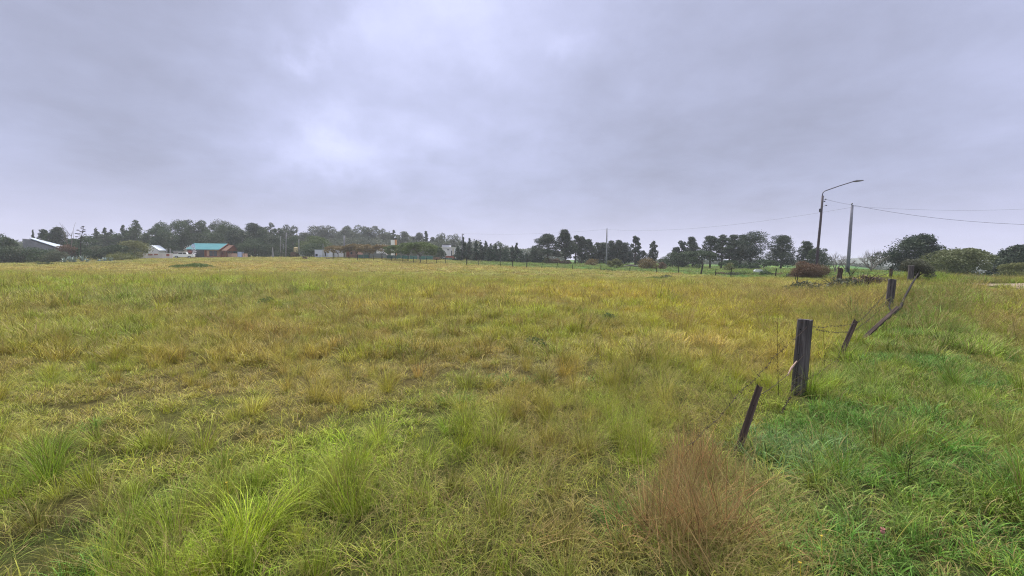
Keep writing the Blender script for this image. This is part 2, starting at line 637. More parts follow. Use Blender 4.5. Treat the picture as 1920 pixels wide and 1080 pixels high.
GRASS = grass_mat()
POST = wood_mat('weathered_post', (.030, .026, .029), (.078, .068, .073), (.175, .155, .160), 1.0, 34)
STAKE = wood_mat('dark_stake', (.020, .014, .012), (.060, .040, .036), (.14, .105, .095), 1.3)
BRANCH = wood_mat('branch_bark', (.006, .005, .005), (.014, .011, .010), (.030, .023, .021), 1.2)
BARK = simple('bark', (.075, .060, .052), .9, .4, 4)
BARKP = simple('pale_bark', (.16, .14, .13), .9, .35, 4)
CONC = simple('pole_concrete', (.22, .215, .24), .85, .2, 1.5)
WIRE = simple('rusty_wire', (.060, .040, .035), .55, .4, 40, metal=.6)
CABLE = simple('cable_sheath', (.14, .14, .18), .6, .1, 5)

# ------------------------------------------------------------------ ground sheet


def axis_vals(lo, hi, fine, first):
    v = [0.0]
    st = first
    while v[-1] < hi:
        if v[-1] > fine:
            st *= 1.07
        v.append(v[-1] + st)
    w = [0.0]
    st = first
    while w[-1] < -lo:
        if w[-1] > fine:
            st *= 1.07
        w.append(w[-1] + st)
    return np.array([-a for a in w[:0:-1]] + v)


gx = axis_vals(-1400, 1400, 16, .22)
gy_ = axis_vals(-60, 1150, 18, .22)
XX, YY = np.meshgrid(gx, gy_)
ZZ = G(XX, YY)
nxg, nyg = len(gx), len(gy_)
ii = np.arange(nxg * nyg).reshape(nyg, nxg)
fc = np.stack([ii[:-1, :-1], ii[:-1, 1:], ii[1:, 1:], ii[1:, :-1]], -1).reshape(-1, 4)
xr, yr = XX.ravel(), YY.ravel()
gcol = field_colour(xr, yr)
near_soil_shade = np.clip(1 - (yr - 6) / 30, 0, 1)[:, None]
gcol = gcol * (1 - .8 * near_soil_shade) + np.array([.035, .028, .016])[None] * .8 * near_soil_shade  # soil colour, darkened close up to paint shade into gaps between tufts
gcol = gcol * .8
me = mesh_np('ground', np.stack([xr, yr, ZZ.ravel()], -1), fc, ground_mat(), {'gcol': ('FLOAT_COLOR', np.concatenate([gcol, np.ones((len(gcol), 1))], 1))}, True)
ground = put(bpy.data.objects.new('ground', me))
tag(ground, kind='structure')

# dirt road crossing behind the bank on the far right
rd = MB()
pts = []
for k in range(25):
    t = k / 24
    x = 27 + t * 40
    y = 23.5 + 3.2 * t + 1.2 * math.sin(t * 3)
    pts.append((x, y))
rw = 6.0
vs, fs = [], []
for k, (x, y) in enumerate(pts):
    for j in range(7):
        yy = y - rw / 2 + rw * j / 6 + .25 * math.sin(k * 1.7 + (j > 3))
        vs.append((x, yy, gz(x, yy) + .03))
for k in range(24):
    for j in range(6):
        fs.append((k * 7 + j, (k + 1) * 7 + j, (k + 1) * 7 + j + 1, k * 7 + j + 1))
rd.add(vs, fs)
tag(rd.build('dirt_road', simple('road_dirt', (.24, .175, .145), .95, .25, 2.5, bump=.4), smooth=True), kind='structure')


def on_road(x, y):
    t = (x - 27) / 40
    yc = 23.5 + 3.2 * t + 1.2 * np.sin(t * 3)
    return (x > 27) & (np.abs(y - yc) < 3.0)


# ------------------------------------------------------------------ grass prototypes
_g = np.random.RandomState(11)


def blades(n, rad, L, lean, curl, width, seg=5, seed=0, outward=.7, seeds=0.0, flat=False):
    """a clump of n curved blades as one strip mesh; returns verts, quads, t and random per vertex"""
    g = np.random.RandomState(seed)
    ra = rad * np.sqrt(g.rand(n))
    az = g.rand(n) * 2 * np.pi
    root = np.stack([ra * np.cos(az), ra * np.sin(az)], -1)
    dirn = az + g.randn(n) * (1 - outward) * 2.2
    ln = L * (.45 + .55 * g.rand(n) ** .7)
    th0 = np.abs(lean * (.35 + g.rand(n)))
    cu = curl * (.3 + 1.1 * g.rand(n))
    bend = g.randn(n) * .35
    w = width * (.6 + .8 * g.rand(n))
    V, Fc, T_, B_ = [], [], [], []
    p = np.zeros((n, 3))
    p[:, :2] = root
    p[:, 2] = -.02
    ts = np.linspace(0, 1, seg + 1)
    rows = []
    for k, t in enumerate(ts):
        th = np.minimum(th0 + cu * t ** 1.4, 2.6)
        a = dirn + bend * t
        d = np.stack([np.sin(th) * np.cos(a), np.sin(th) * np.sin(a), np.cos(th)], -1)
        if k > 0:
            p = p + d * (ln / seg)[:, None]
        side = np.stack([-np.sin(a), np.cos(a), np.zeros(n)], -1)
        ww = w * (1 - t ** 1.8 * .93) * (.55 + .45 * min(1, t * 4 + .3))
        if k < seg:
            rows.append((p - side * ww[:, None] / 2, p + side * ww[:, None] / 2))
        else:
            rows.append((p - side * ww[:, None] / 2, p + side * ww[:, None] / 2))
    br = g.rand(n)
    m = seg + 1
    verts = np.zeros((n, m, 2, 3))
    for k in range(m):
        verts[:, k, 0] = rows[k][0]
        verts[:, k, 1] = rows[k][1]
    tt = np.repeat(np.repeat(ts[None, :, None], n, 0), 2, 2)
    bb = np.repeat(np.repeat(br[:, None, None], m, 1), 2, 2)
    idx = np.arange(n * m * 2).reshape(n, m, 2)
    q = np.stack([idx[:, :-1, 0], idx[:, :-1, 1], idx[:, 1:, 1], idx[:, 1:, 0]], -1).reshape(-1, 4)
    verts = verts.reshape(-1, 3)
    tt, bb = tt.reshape(-1), bb.reshape(-1)
    if seeds > 0:   # feathery seed head near the tip of some stems
        ns = int(n * seeds)
        tip = p[:ns]
        th = np.minimum(th0 + cu, 2.6)[:ns]
        a = (dirn + bend)[:ns]
        d = np.stack([np.sin(th) * np.cos(a), np.sin(th) * np.sin(a), np.cos(th)], -1)
        k = 12
        off = g.rand(ns, k)
        c = tip[:, None] - d[:, None] * (off * .16 * L / .6)[..., None]
        sp = g.randn(ns, k, 3)
        sp /= np.linalg.norm(sp, axis=-1, keepdims=True)
        sp = sp * .5 + d[:, None] * .8
        lenp = (.022 + .03 * off)[..., None]
        e = c + sp * lenp
        sd_ = np.cross(sp, g.randn(ns, k, 3))
        sd_ /= np.linalg.norm(sd_, axis=-1, keepdims=True)
        sd_ *= width * .7
        v4 = np.stack([c - sd_ * .3, c + sd_ * .3, e + sd_ * .5, e - sd_ * .5], 2).reshape(-1, 3)
        o = len(verts)
        q2 = (np.arange(ns * k)[:, None] * 4 + np.arange(4)[None]) + o
        verts = np.concatenate([verts, v4])
        q = np.concatenate([q, q2])
        tt = np.concatenate([tt, np.ones(len(v4)) * 1.0])
        bb = np.concatenate([bb, np.repeat(br[:ns], k * 4)])
    return verts, q, tt, bb


def join_parts(parts):
    vs, qs, ts, bs, o = [], [], [], [], 0
    for v, q, t, b in parts:
        vs.append(v)
        qs.append(q + o)
        ts.append(t)
        bs.append(b)
        o += len(v)
    return np.concatenate(vs), np.concatenate(qs), np.concatenate(ts), np.concatenate(bs)


def proto_collection(name, specs):
    c = bpy.data.collections.new(name)
    for i, parts in enumerate(specs):
        v, q, t, b = join_parts(parts)
        me = mesh_np('%s_%02d' % (name, i), v, q, GRASS, {'bt': ('FLOAT', t), 'br': ('FLOAT', b)})
        o = bpy.data.objects.new('%s_%02d' % (name, i), me)
        c.objects.link(o)
    return c


def moved(part, dx, dy, s=1.0):
    v, q, t, b = part
    v = v * s
    v = v + np.array([dx, dy, 0])
    return v, q, t, b


def patch(n_sub, spread, seed, **kw):
    g = np.random.RandomState(seed)
    out = []
    for i in range(n_sub):
        a, r = g.rand() * 6.28, spread * math.sqrt(g.rand())
        out.append(moved(blades(seed=seed * 50 + i, **kw), r * math.cos(a), r * math.sin(a), .7 + .6 * g.rand()))
    return out


SPEC = {}
specs = []


def reg(name, lst):
    SPEC[name] = list(range(len(specs), len(specs) + len(lst)))
    specs.extend(lst)


reg('turf', [[blades(46, .10, .16, .6, 1.3, .0040, 4, 100 + i, .3)] for i in range(5)])
reg('tuss', [[blades(140, .085, .50, .28, 1.15, .0034, 6, 200 + i, .85), blades(40, .12, .26, .7, 1.2, .004, 4, 230 + i, .7)] for i in range(5)])
reg('stiff', [[blades(95, .07, .42, .22, .55, .0035, 4, 240 + i, .85)] for i in range(3)])
reg('stalk', [[blades(26, .09, .62, .22, .65, .0022, 6, 300 + i, .5, seeds=.8), blades(26, .10, .30, .5, 1.3, .004, 4, 330 + i, .5)] for i in range(4)])
reg('lush', [[blades(38, .11, .27, .40, 1.7, .0065, 6, 400 + i, .5)] for i in range(4)])
reg('tangle', [[blades(56, .18, .60, .9, 1.0, .0025, 6, 450 + i, .1)] for i in range(4)])
reg('reed', [[blades(22, .14, .64, .18, .42, .0056, 6, 470 + i, .2), blades(20, .15, .35, .8, 1.0, .004, 4, 480 + i, .3)] for i in range(3)])
reg('mid', [patch(7, .30, 500 + i, n=26, rad=.09, L=.36, lean=.35, curl=1.0, width=.009, seg=3) for i in range(5)])
reg('midstalk', [patch(5, .30, 600 + i, n=22, rad=.09, L=.52, lean=.25, curl=.7, width=.005, seg=3, seeds=.6) for i in range(3)])
reg('far', [patch(12, .75, 700 + i, n=16, rad=.16, L=.40, lean=.35, curl=.9, width=.026, seg=2) for i in range(5)])
PROTO = proto_collection('grass_kind', specs)


def scatter_modifier(o, coll):
    ng = bpy.data.node_groups.new('scatter_' + o.name, 'GeometryNodeTree')
    ng.interface.new_socket('Geometry', in_out='INPUT', socket_type='NodeSocketGeometry')
    ng.interface.new_socket('Geometry', in_out='OUTPUT', socket_type='NodeSocketGeometry')
    N, L = ng.nodes, ng.links
    gi, go = N.new('NodeGroupInput'), N.new('NodeGroupOutput')
    ci = N.new('GeometryNodeCollectionInfo')
    ci.inputs['Collection'].default_value = coll
    ci.inputs['Separate Children'].default_value = True
    ci.inputs['Reset Children'].default_value = True
    iop = N.new('GeometryNodeInstanceOnPoints')
    iop.inputs['Pick Instance'].default_value = True

    def attr(name, typ):
        a = N.new('GeometryNodeInputNamedAttribute')
        a.data_type = typ
        a.inputs['Name'].default_value = name
        return a.outputs['Attribute']
    L.new(gi.outputs[0], iop.inputs['Points'])
    L.new(ci.outputs[0], iop.inputs['Instance'])
    L.new(attr('idx', 'INT'), iop.inputs['Instance Index'])
    e2r = N.new('FunctionNodeEulerToRotation')
    L.new(attr('rot', 'FLOAT_VECTOR'), e2r.inputs[0])
    L.new(e2r.outputs[0], iop.inputs['Rotation'])
    L.new(attr('scl', 'FLOAT_VECTOR'), iop.inputs['Scale'])
    L.new(iop.outputs[0], go.inputs[0])
    md = o.modifiers.new('scatter', 'NODES')
    md.node_group = ng


def sample_area(n, y0, y1, g, k=1.32, m=3.0):
    """n points, uniform by area, in the wedge the camera (or one a step aside) can see"""
    out = []
    while sum(len(a) for a in out) < n:
        y = g.rand(n) * (y1 - y0) + y0
        x = (g.rand(n) * 2 - 1) * (k * y1 + m)
        ok = np.abs(x) < k * y + m
        out.append(np.stack([x[ok], y[ok]], -1))
    return np.concatenate(out)[:n]


def wedge(y0, y1, k=1.32, m=3.0):
    return k * (y1 ** 2 - y0 ** 2) + 2 * m * (y1 - y0)


def keep_out(x, y):
    bad = on_road(x, y) | ((x > 21) & (x > y * .95) & (y > 18.5) & (y < 26) & (vnoise(x * 3.1, y * 3.1) > .25))
    for x0, x1, y0, y1 in NOGRASS:
        bad |= (x > x0) & (x < x1) & (y > y0) & (y < y1)
    return ~bad


NOGRASS = []


class Layer:
    def __init__(s):
        s.p, s.sc, s.rot, s.ix, s.col, s.dry = [], [], [], [], [], []

    def add(s, x, y, kind, scale, g, tilt=.12, colmul=1.0, col=None, dry=.15, zs=1.0, rot=None, pj=.30):
        ok = keep_out(x, y)
        x, y = x[ok], y[ok]
        n = len(x)
        if not np.isscalar(scale):
            scale = scale[ok]
        if not np.isscalar(dry):
            dry = dry[ok]
        if not np.isscalar(zs):
            zs = zs[ok]
        s.p.append(np.stack([x, y, G(x, y)], -1))
        sx = scale * (.75 + .5 * g.rand(n))
        s.sc.append(np.stack([sx, sx, sx * zs * (.8 + .4 * g.rand(n))], -1))
        r = np.stack([g.randn(n) * tilt, g.randn(n) * tilt, g.rand(n) * 6.283], -1)
        if rot is not None:
            r = r + rot
        s.rot.append(r)
        s.ix.append(np.random.RandomState(n % 1000).choice(SPEC[kind], n))
        c = field_colour(x, y) if col is None else np.repeat(np.array(col)[None], n, 0)
        c = c * colmul * (.8 + .4 * g.rand(n))[:, None]
        pal = np.array([C_YGR, C_TAN, C_BRN, C_DKG, C_YEL, C_OLI])[g.choice(6, n, p=[.27, .16, .10, .14, .23, .10])]
        if col is None:
            c = c * (1 - pj) + pal * pj
        c = c * (1 + g.randn(n, 1) * np.array([[.07, .02, .03]]))
        s.col.append(np.clip(c, .005, .8))
        s.dry.append(np.zeros(n) + dry)

    def build(s, name, label):
        p = np.concatenate(s.p)
        n = len(p)
        me = bpy.data.meshes.new(name)
        me.vertices.add(n)
        me.vertices.foreach_set('co', p.astype(np.float32).ravel())
        for an, typ, key, arr in (('scl', 'FLOAT_VECTOR', 'vector', s.sc), ('rot', 'FLOAT_VECTOR', 'vector', s.rot), ('idx', 'INT', 'value', s.ix),
                                  ('dry', 'FLOAT', 'value', s.dry)):
            a = me.attributes.new(an, typ, 'POINT')
            a.data.foreach_set(key, np.concatenate(arr).astype(np.int32 if typ == 'INT' else np.float32).ravel())
        a = me.attributes.new('col', 'FLOAT_COLOR', 'POINT')
        c = np.concatenate(s.col)
        a.data.foreach_set('color', np.concatenate([c, np.ones((n, 1))], 1).astype(np.float32).ravel())
        me.materials.append(GRASS)
        o = put(bpy.data.objects.new(name, me))
        scatter_modifier(o, PROTO)
        tag(o, label, kind='stuff')
        print(name, n)
        return o


# ------------------------------------------------------------------ the meadow
for _c in (at(1496, 760, 5.2), at(1374, 872, 3.7), at(1566, 695, 7.1)):
    NOGRASS.append((_c.x - .16, _c.x + .16, _c.y - .30, _c.y + .10))
g = np.random.RandomState(3)


def thin(xy, prob, g):
    return xy[g.rand(len(xy)) < prob]


ly = Layer()
xy = sample_area(int(wedge(1.0, 9) * 46), 1.0, 9, g)
ly.add(xy[:, 0], xy[:, 1], 'turf', 1.0, g, .18, dry=.22)
xy = sample_area(int(wedge(9, 22) * 13), 9, 22, g)
ly.add(xy[:, 0], xy[:, 1], 'turf', 1.5, g, .15, dry=.2)
xy = sample_area(int(wedge(7, 45) * 6.5), 7, 45, g)
n = fbm(xy[:, 0], xy[:, 1], 1.7, 2)
ly.add(xy[:, 0], xy[:, 1], 'mid', .62 + .5 * n, g, .15, dry=.16)
xy = sample_area(int(wedge(34, 132) * 1.25), 34, 132, g)
ly.add(xy[:, 0], xy[:, 1], 'far', .8, g, .1, dry=.12, zs=.8, pj=.16)
ly.build('meadow_grass', 'yellowish green rough grass covering the whole field')

ly = Layer()
xy = sample_area(int(wedge(1.5, 13) * 11), 1.5, 13, g)
s = fence_side(xy[:, 0], xy[:, 1])
n = fbm(xy[:, 0], xy[:, 1], 1.6, 2)
keep = (g.rand(len(xy)) < np.clip((n - .36) * 3.2, .06, 1) * np.where((s > -.3), .35, 1))
xy = xy[keep]
ly.add(xy[:, 0], xy[:, 1], 'tuss', .50 + .42 * g.rand(len(xy)), g, .16, colmul=1.12, dry=.13)
xy = sample_area(int(wedge(1.6, 12) * 4.5), 1.6, 12, g)
n = fbm(xy[:, 0] + 30, xy[:, 1], 2.2, 2)
xy = thin(xy, np.clip((n - .45) * 5, 0, 1) * (fence_side(xy[:, 0], xy[:, 1]) < -.4), g)
ly.add(xy[:, 0], xy[:, 1], 'stiff', .48 + .30 * g.rand(len(xy)), g, .14, colmul=.95, dry=.08)
xy = sample_area(int(wedge(13, 34) * 3.0), 13, 34, g)
n = fbm(xy[:, 0], xy[:, 1], 2.6, 2)
xy = thin(xy, np.clip((n - .38) * 3.5, .05, 1), g)
ly.add(xy[:, 0], xy[:, 1], 'mid', 1.15 + .4 * g.rand(len(xy)), g, .15, colmul=1.1, dry=.12, zs=1.15)
ly.build('tussock_grass', 'arching yellow green grass tussocks across the field')

# tall fine stalks with seed heads, in the drier places
ly = Layer()
xy = sample_area(int(wedge(1.7, 14) * 11), 1.7, 14, g)
x, y = xy[:, 0], xy[:, 1]
s = fence_side(x, y)
w = np.exp(-((s + .9) / 1.0) ** 2) * .9 + .10 + np.exp(-((s - 4.6) / 1.9) ** 2) * .75
w = w * np.clip((fbm(x, y, 1.4, 2) - .30) * 3, .1, 1) * np.where((s > -.15) & (s < 2.2), .12, 1)
w = w * np.where(s < -3.5, .35, 1)
xy = thin(xy, w, g)
ly.add(xy[:, 0], xy[:, 1], 'stalk', .62 + .35 * g.rand(len(xy)), g, .22, dry=.30)
xy = sample_area(int(wedge(9, 34) * 5), 9, 34, g)
x, y = xy[:, 0], xy[:, 1]
c0 = at(1560, 575, 17)
w = np.exp(-(((x - c0.x) / 5.0) ** 2 + ((y - c0.y) / 6.0) ** 2)) + .06 + np.exp(-((fence_side(x, y) - 6) / 3) ** 2) * .5
xy = thin(xy, w, g)
ly.add(xy[:, 0], xy[:, 1], 'midstalk', .85 + .4 * g.rand(len(xy)), g, .15, dry=.5)
ly.build('dry_stalks', 'straw coloured seeding stalks standing along the fence')

# brown collapsed stalks at the foot of the front stake
ly = Layer()
c0 = at(1290, 960, 2.9)
for cx_, cy_, sx_, sy_, n_ in [(1.14, 2.60, .14, .28, 30), (1.38, 3.05, .15, .25, 20), (1.60, 3.45, .12, .20, 12), (.80, 2.45, .25, .15, 7)]:
    x = cx_ + g.randn(n_) * sx_
    y = cy_ + g.randn(n_) * sy_
    h = n_ * 3 // 4
    ly.add(x[:h], y[:h], 'reed', .70, g, .26, col=(.31, .165, .080), dry=.5, rot=np.array([.0, -.55, 0]))
    ly.add(x[h:], y[h:], 'reed', .72, g, .2, col=(.36, .26, .12), dry=.6, rot=np.array([.0, -.50, 0]))
    ly.add(x + .1, y - .1, 'tangle', .7, g, .3, col=(.22, .20, .05), dry=.4)
xy = sample_area(int(wedge(1.6, 9) * 2.2), 1.6, 9, g)
s = fence_side(xy[:, 0], xy[:, 1])
xy = thin(xy, np.clip((fbm(xy[:, 0] + 9, xy[:, 1], 1.2, 2) - .42) * 4, 0, 1) * np.where(s > -3, .9, .35), g)
ly.add(xy[:, 0], xy[:, 1], 'tangle', .7, g, .3, dry=.30)
xy = sample_area(int(wedge(1.8, 9) * 12), 1.8, 9, g)
s = fence_side(xy[:, 0], xy[:, 1])
xy = thin(xy, np.exp(-((s + 1.1) / .9) ** 2), g)
ly.add(xy[:, 0], xy[:, 1], 'tangle', .8, g, .25, dry=.28, pj=.15)
xy = sample_area(int(wedge(1.8, 12) * 9), 1.8, 12, g)
s = fence_side(xy[:, 0], xy[:, 1])
xy = thin(xy, np.clip((s - 2.0) / 1.2, 0, 1) * np.clip(fbm(xy[:, 0], xy[:, 1], 1.5, 2) * 2.2 - .5, 0, 1), g)
ly.add(xy[:, 0], xy[:, 1], 'tangle', .62, g, .35, dry=.35, pj=.15)
ly.build('brown_grass', 'brown and straw coloured collapsed grass stalks on both sides of the fence')

# rank weeds and taller stems in the verge, rougher towards the right edge
ly = Layer()
xy = sample_area(int(wedge(2.2, 16) * 7), 2.2, 16, g)
s = fence_side(xy[:, 0], xy[:, 1])
q = np.exp(-((s - .2) / .4) ** 2) * .35 + np.clip((s - 3.6) / 1.5, 0, 1) * .7
xy = thin(xy, q * np.clip(fbm(xy[:, 0] + 3, xy[:, 1], 1.1, 2) * 3 - 1, 0, 1), g)
ly.add(xy[:, 0], xy[:, 1], 'stalk', .62, g, .25, dry=.35, pj=.2)
ly.add(xy[:, 0] + .1, xy[:, 1] + .1, 'tangle', .75, g, .3, dry=.25, pj=.2)
xy = sample_area(int(wedge(5, 16) * 6), 5, 16, g)
c0 = at(1850, 650, 9)
w = np.exp(-(((xy[:, 0] - c0.x) / 2.6) ** 2 + ((xy[:, 1] - c0.y) / 2.6) ** 2))
xy = thin(xy, w * np.clip((fence_side(xy[:, 0], xy[:, 1]) - 3.0) / 1.0, 0, 1), g)
ly.add(xy[:, 0], xy[:, 1], 'midstalk', .9, g, .22, col=(.22, .19, .07), dry=.35)
ly.build('verge_weeds', 'tall mixed olive and straw weeds rising among the green verge grass')

# soft green grass along the right side of the fence
ly = Layer()
xy = sample_area(int(wedge(1.5, 15) * 74), 1.5, 15, g)
x, y = xy[:, 0], xy[:, 1]
s = fence_side(x, y)
w = np.clip((s + .35) / .5, 0, 1) * np.clip((3.2 - s) / 1.6, 0, 1) * np.clip((15 - y) / 4, 0, 1)
w = np.maximum(w, np.clip((fbm(x, y, 1.8, 2) - .55) * 5, 0, .4) * (y < 6))
w = w * np.where(y > 7, .5, 1)
xy = thin(xy, w, g)
n = fbm(xy[:, 0], xy[:, 1], 1.0, 2)
b = n > .56
ly.add(xy[~b, 0], xy[~b, 1], 'lush', .55 + .3 * g.rand((~b).sum()), g, .2, dry=.05, colmul=1.05, pj=.2)
ly.add(xy[b, 0], xy[b, 1], 'lush', .6 + .3 * g.rand(b.sum()), g, .2, col=(.085, .205, .030), dry=.06)
# bluish green tuft beside the front stake
x = 2.45 + g.randn(42) * .30
y = 3.75 + g.randn(42) * .28
ly.add(x, y, 'lush', .95, g, .2, col=(.095, .185, .060), dry=.04)
x = 1.92 + g.randn(26) * .22
y = 2.35 + g.randn(26) * .2
ly.add(x, y, 'lush', .7, g, .2, col=(.10, .20, .03), dry=.08)
ly.build('green_grass', 'soft bright green grass growing along the right side of the fence')

# ------------------------------------------------------------------ trees
def leafy(pts, size, g, up=.35, stretch=1.0):
    """leaf clumps as small two-sided quads round the points, each turned its own way"""
    n = len(pts)
    a = g.randn(n, 3)
    a[:, 2] *= .6
    a /= np.linalg.norm(a, axis=1, keepdims=True)
    b = np.cross(a, g.randn(n, 3))
    b /= np.linalg.norm(b, axis=1, keepdims=True)
    s = size * (.5 + g.rand(n))[:, None]
    a = a * s * stretch
    b = b * s * .55
    v = np.stack([pts - a * .5, pts + b * .5 + a * .1, pts + a * .5, pts - b * .5 - a * .05], 1).reshape(-1, 3)
    q = np.arange(n * 4).reshape(n, 4)
    return v, q


def lobe_points(lobes, n, g, shell=.55):
    """points in a set of ellipsoids (cx,cy,cz,rx,ry,rz), denser to the outside"""
    w = np.array([l[3] * l[4] * l[5] for l in lobes]) ** .62
    w = w / w.sum()
    k = g.choice(len(lobes), n, p=w)
    L = np.array(lobes)[k]
    d = g.randn(n, 3)
    d /= np.linalg.norm(d, axis=1, keepdims=True)
    r = (shell + (1 - shell) * g.rand(n)) ** .8
    r = r * (1 + .12 * g.randn(n))
    return L[:, :3] + d * r[:, None] * L[:, 3:], k


def make_lobes(kind, h, w, g):
    """crown layout; height h, full width w, base of the tree at the origin; returns lobes and trunk paths"""
    lobes, limbs = [], []
    U = lambda a, b: a + (b - a) * g.rand()
    if kind in ('pine', 'pineopen'):
        lean = g.randn() * .03 * h
        z0 = .22 if kind == 'pine' else .34
        nt = int(U(20, 26)) if kind == 'pine' else int(U(13, 17))
        for i in range(nt):
            t = z0 + (1 - z0) * (i + .5) / nt
            prof = math.sin(math.pi * min(1, (t - z0 + .12) / (1.10 - z0)) ** .8) ** .65
            rr = w * .55 * prof * U(.5, 1.05)
            a = i * 2.4 + U(-.5, .5)
            r = w * U(.17, .26)
            c = (math.cos(a) * (rr - r * .35) + lean * t, math.sin(a) * (rr - r * .5), h * t - r * .3)
            lobes.append((*c, r, r, r * U(.42, .62)))
            limbs.append([(lean * t, 0, h * (t - .10)), (c[0] * .55, c[1] * .55, c[2] - r * .35), (c[0], c[1], c[2] - r * .1)])
        if True:
            for i in range(6 if kind == 'pine' else 3):
                t = U(.4, .85)
                lobes.append((g.randn() * .05 * w, g.randn() * .05 * w, h * t, w * .2, w * .2, h * .11))
        lobes.append((lean, 0, h * .95, w * .14, w * .14, h * .055))
    elif kind == 'euc':
        n = int(U(15, 20))
        for i in range(n):
            t = .20 + .78 * i / (n - 1)
            prof = math.sin(math.pi * min(1, (t - .05) / 1.12)) ** .5
            a = i * 2.4 + U(-.6, .6)
            rr = w * .5 * prof * U(.15, .8)
            r = w * U(.17, .27) * (1.1 - .35 * t)
            c = (math.cos(a) * rr, math.sin(a) * rr, h * t - r * .6)
            lobes.append((*c, r, r, r * U(.8, 1.3)))
            limbs.append([(0, 0, h * t * .45), (c[0] * .5, c[1] * .5, h * t * .72), c])
    elif kind == 'grove':   # a dense, tall dome with foliage almost to the ground
        n = int(U(22, 28))
        for i in range(n):
            t = U(.12, .97)
            prof = math.sqrt(max(0.05, 1 - ((t - .45) / .58) ** 2))
            a = U(0, 6.28)
            rr = w * .5 * prof * U(.45, .9)
            r = w * U(.13, .2)
            c = (math.cos(a) * rr, math.sin(a) * rr, h * t - r * .4)
            lobes.append((*c, r, r, r * U(.7, 1)))
        lobes.append((0, 0, h * .5, w * .36, w * .36, h * .4))
        limbs.append([(0, 0, h * .2), (0, 0, h * .5), (.1 * w, 0, h * .8)])
    elif kind == 'cypress':
        n = 11
        for i in range(n):
            t = (i + .5) / n
            r = w * .5 * (1 - t) ** .75 * U(.8, 1.15) + .05 * w
            for k in range(3):
                a = U(0, 6.28)
                lobes.append((math.cos(a) * r * .5, math.sin(a) * r * .5, h * (.06 + .92 * t), r * .62, r * .62, h * .055))
        lobes.append((0, 0, h * .96, w * .06, w * .06, h * .06))
    elif kind == 'round':
        n = int(U(20, 26))
        for i in range(n):
            a, t = U(0, 6.28), g.rand() ** .8
            el_ = t * 1.45
            r = w * U(.12, .19)
            c = (math.cos(a) * math.cos(el_) * (w * .5 - r), math.sin(a) * math.cos(el_) * (w * .5 - r), h * .32 + math.sin(el_) * (h * .68 - r * .7))
            lobes.append((*c, r, r, r * .75))
        lobes.append((0, 0, h * .45, w * .36, w * .36, h * .36))
        for k in range(5):
            a = U(0, 6.28)
            lobes.append((math.cos(a) * w * .33, math.sin(a) * w * .33, h * .22, w * .14, w * .14, h * .2))
    elif kind == 'umbrella':
        n = int(U(20, 26))
        for i in range(n):
            a, rr = U(0, 6.28), math.sqrt(g.rand()) * .84
            r = w * U(.10, .15)
            z = h * (.93 - .26 * rr ** 2) - r * .35
            c = (math.cos(a) * rr * w * .5, math.sin(a) * rr * w * .5, z)
            lobes.append((*c, r, r, r * U(.4, .6)))
            if i < 9:
                limbs.append([(0, 0, h * .28), (c[0] * .4, c[1] * .4, h * .52), (c[0] * .85, c[1] * .85, z - r * .2)])
        for i in range(8):
            a = U(0, 6.28)
            r = w * .1
            lobes.append((math.cos(a) * w * .4, math.sin(a) * w * .4, h * U(.45, .62), r, r, r * .8))
    elif kind == 'bush':
        n = int(U(9, 14))
        for i in range(n):
            a, rr = U(0, 6.28), math.sqrt(g.rand()) * .7
            r = min(w * U(.14, .24), h * .5)
            top = h * math.sqrt(1 - rr * rr)
            lobes.append((math.cos(a) * rr * w * .5, math.sin(a) * rr * w * .5, max(top * U(.45, 1) - r * .8, r * .3), r, r, r * .85))
        lobes.append((0, 0, h * .3, w * .36, w * .36, h * .4))
    return lobes, limbs


LEAF = {
    'pine': leaf_mat('pine_needles', (.020, .038, .026), (.050, .074, .040), .15),
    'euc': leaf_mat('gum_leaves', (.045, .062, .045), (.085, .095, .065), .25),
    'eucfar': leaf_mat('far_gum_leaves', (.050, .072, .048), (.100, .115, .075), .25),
    'dark': leaf_mat('dark_leaves', (.026, .052, .026), (.068, .100, .044), .2),
    'green': leaf_mat('green_leaves', (.065, .105, .034), (.12, .165, .055), .25),
    'olive': leaf_mat('olive_leaves', (.095, .11, .034), (.16, .165, .06), .25),
    'ochre': leaf_mat('ochre_leaves', (.13, .095, .035), (.19, .135, .055), .25),
    'brown': leaf_mat('brown_twigs', (.095, .058, .038), (.17, .105, .07), .2),
    'grey': leaf_mat('grey_green_leaves', (.06, .075, .045), (.11, .12, .075), .25),
    'weed': leaf_mat('weed_leaves', (.08, .125, .035), (.14, .19, .05), .25),
    'cyp': leaf_mat('cypress_leaves', (.020, .045, .028), (.045, .075, .042), .15),
}
CUT = {'pine': (BARK, .5), 'pineopen': (BARK, .5)}


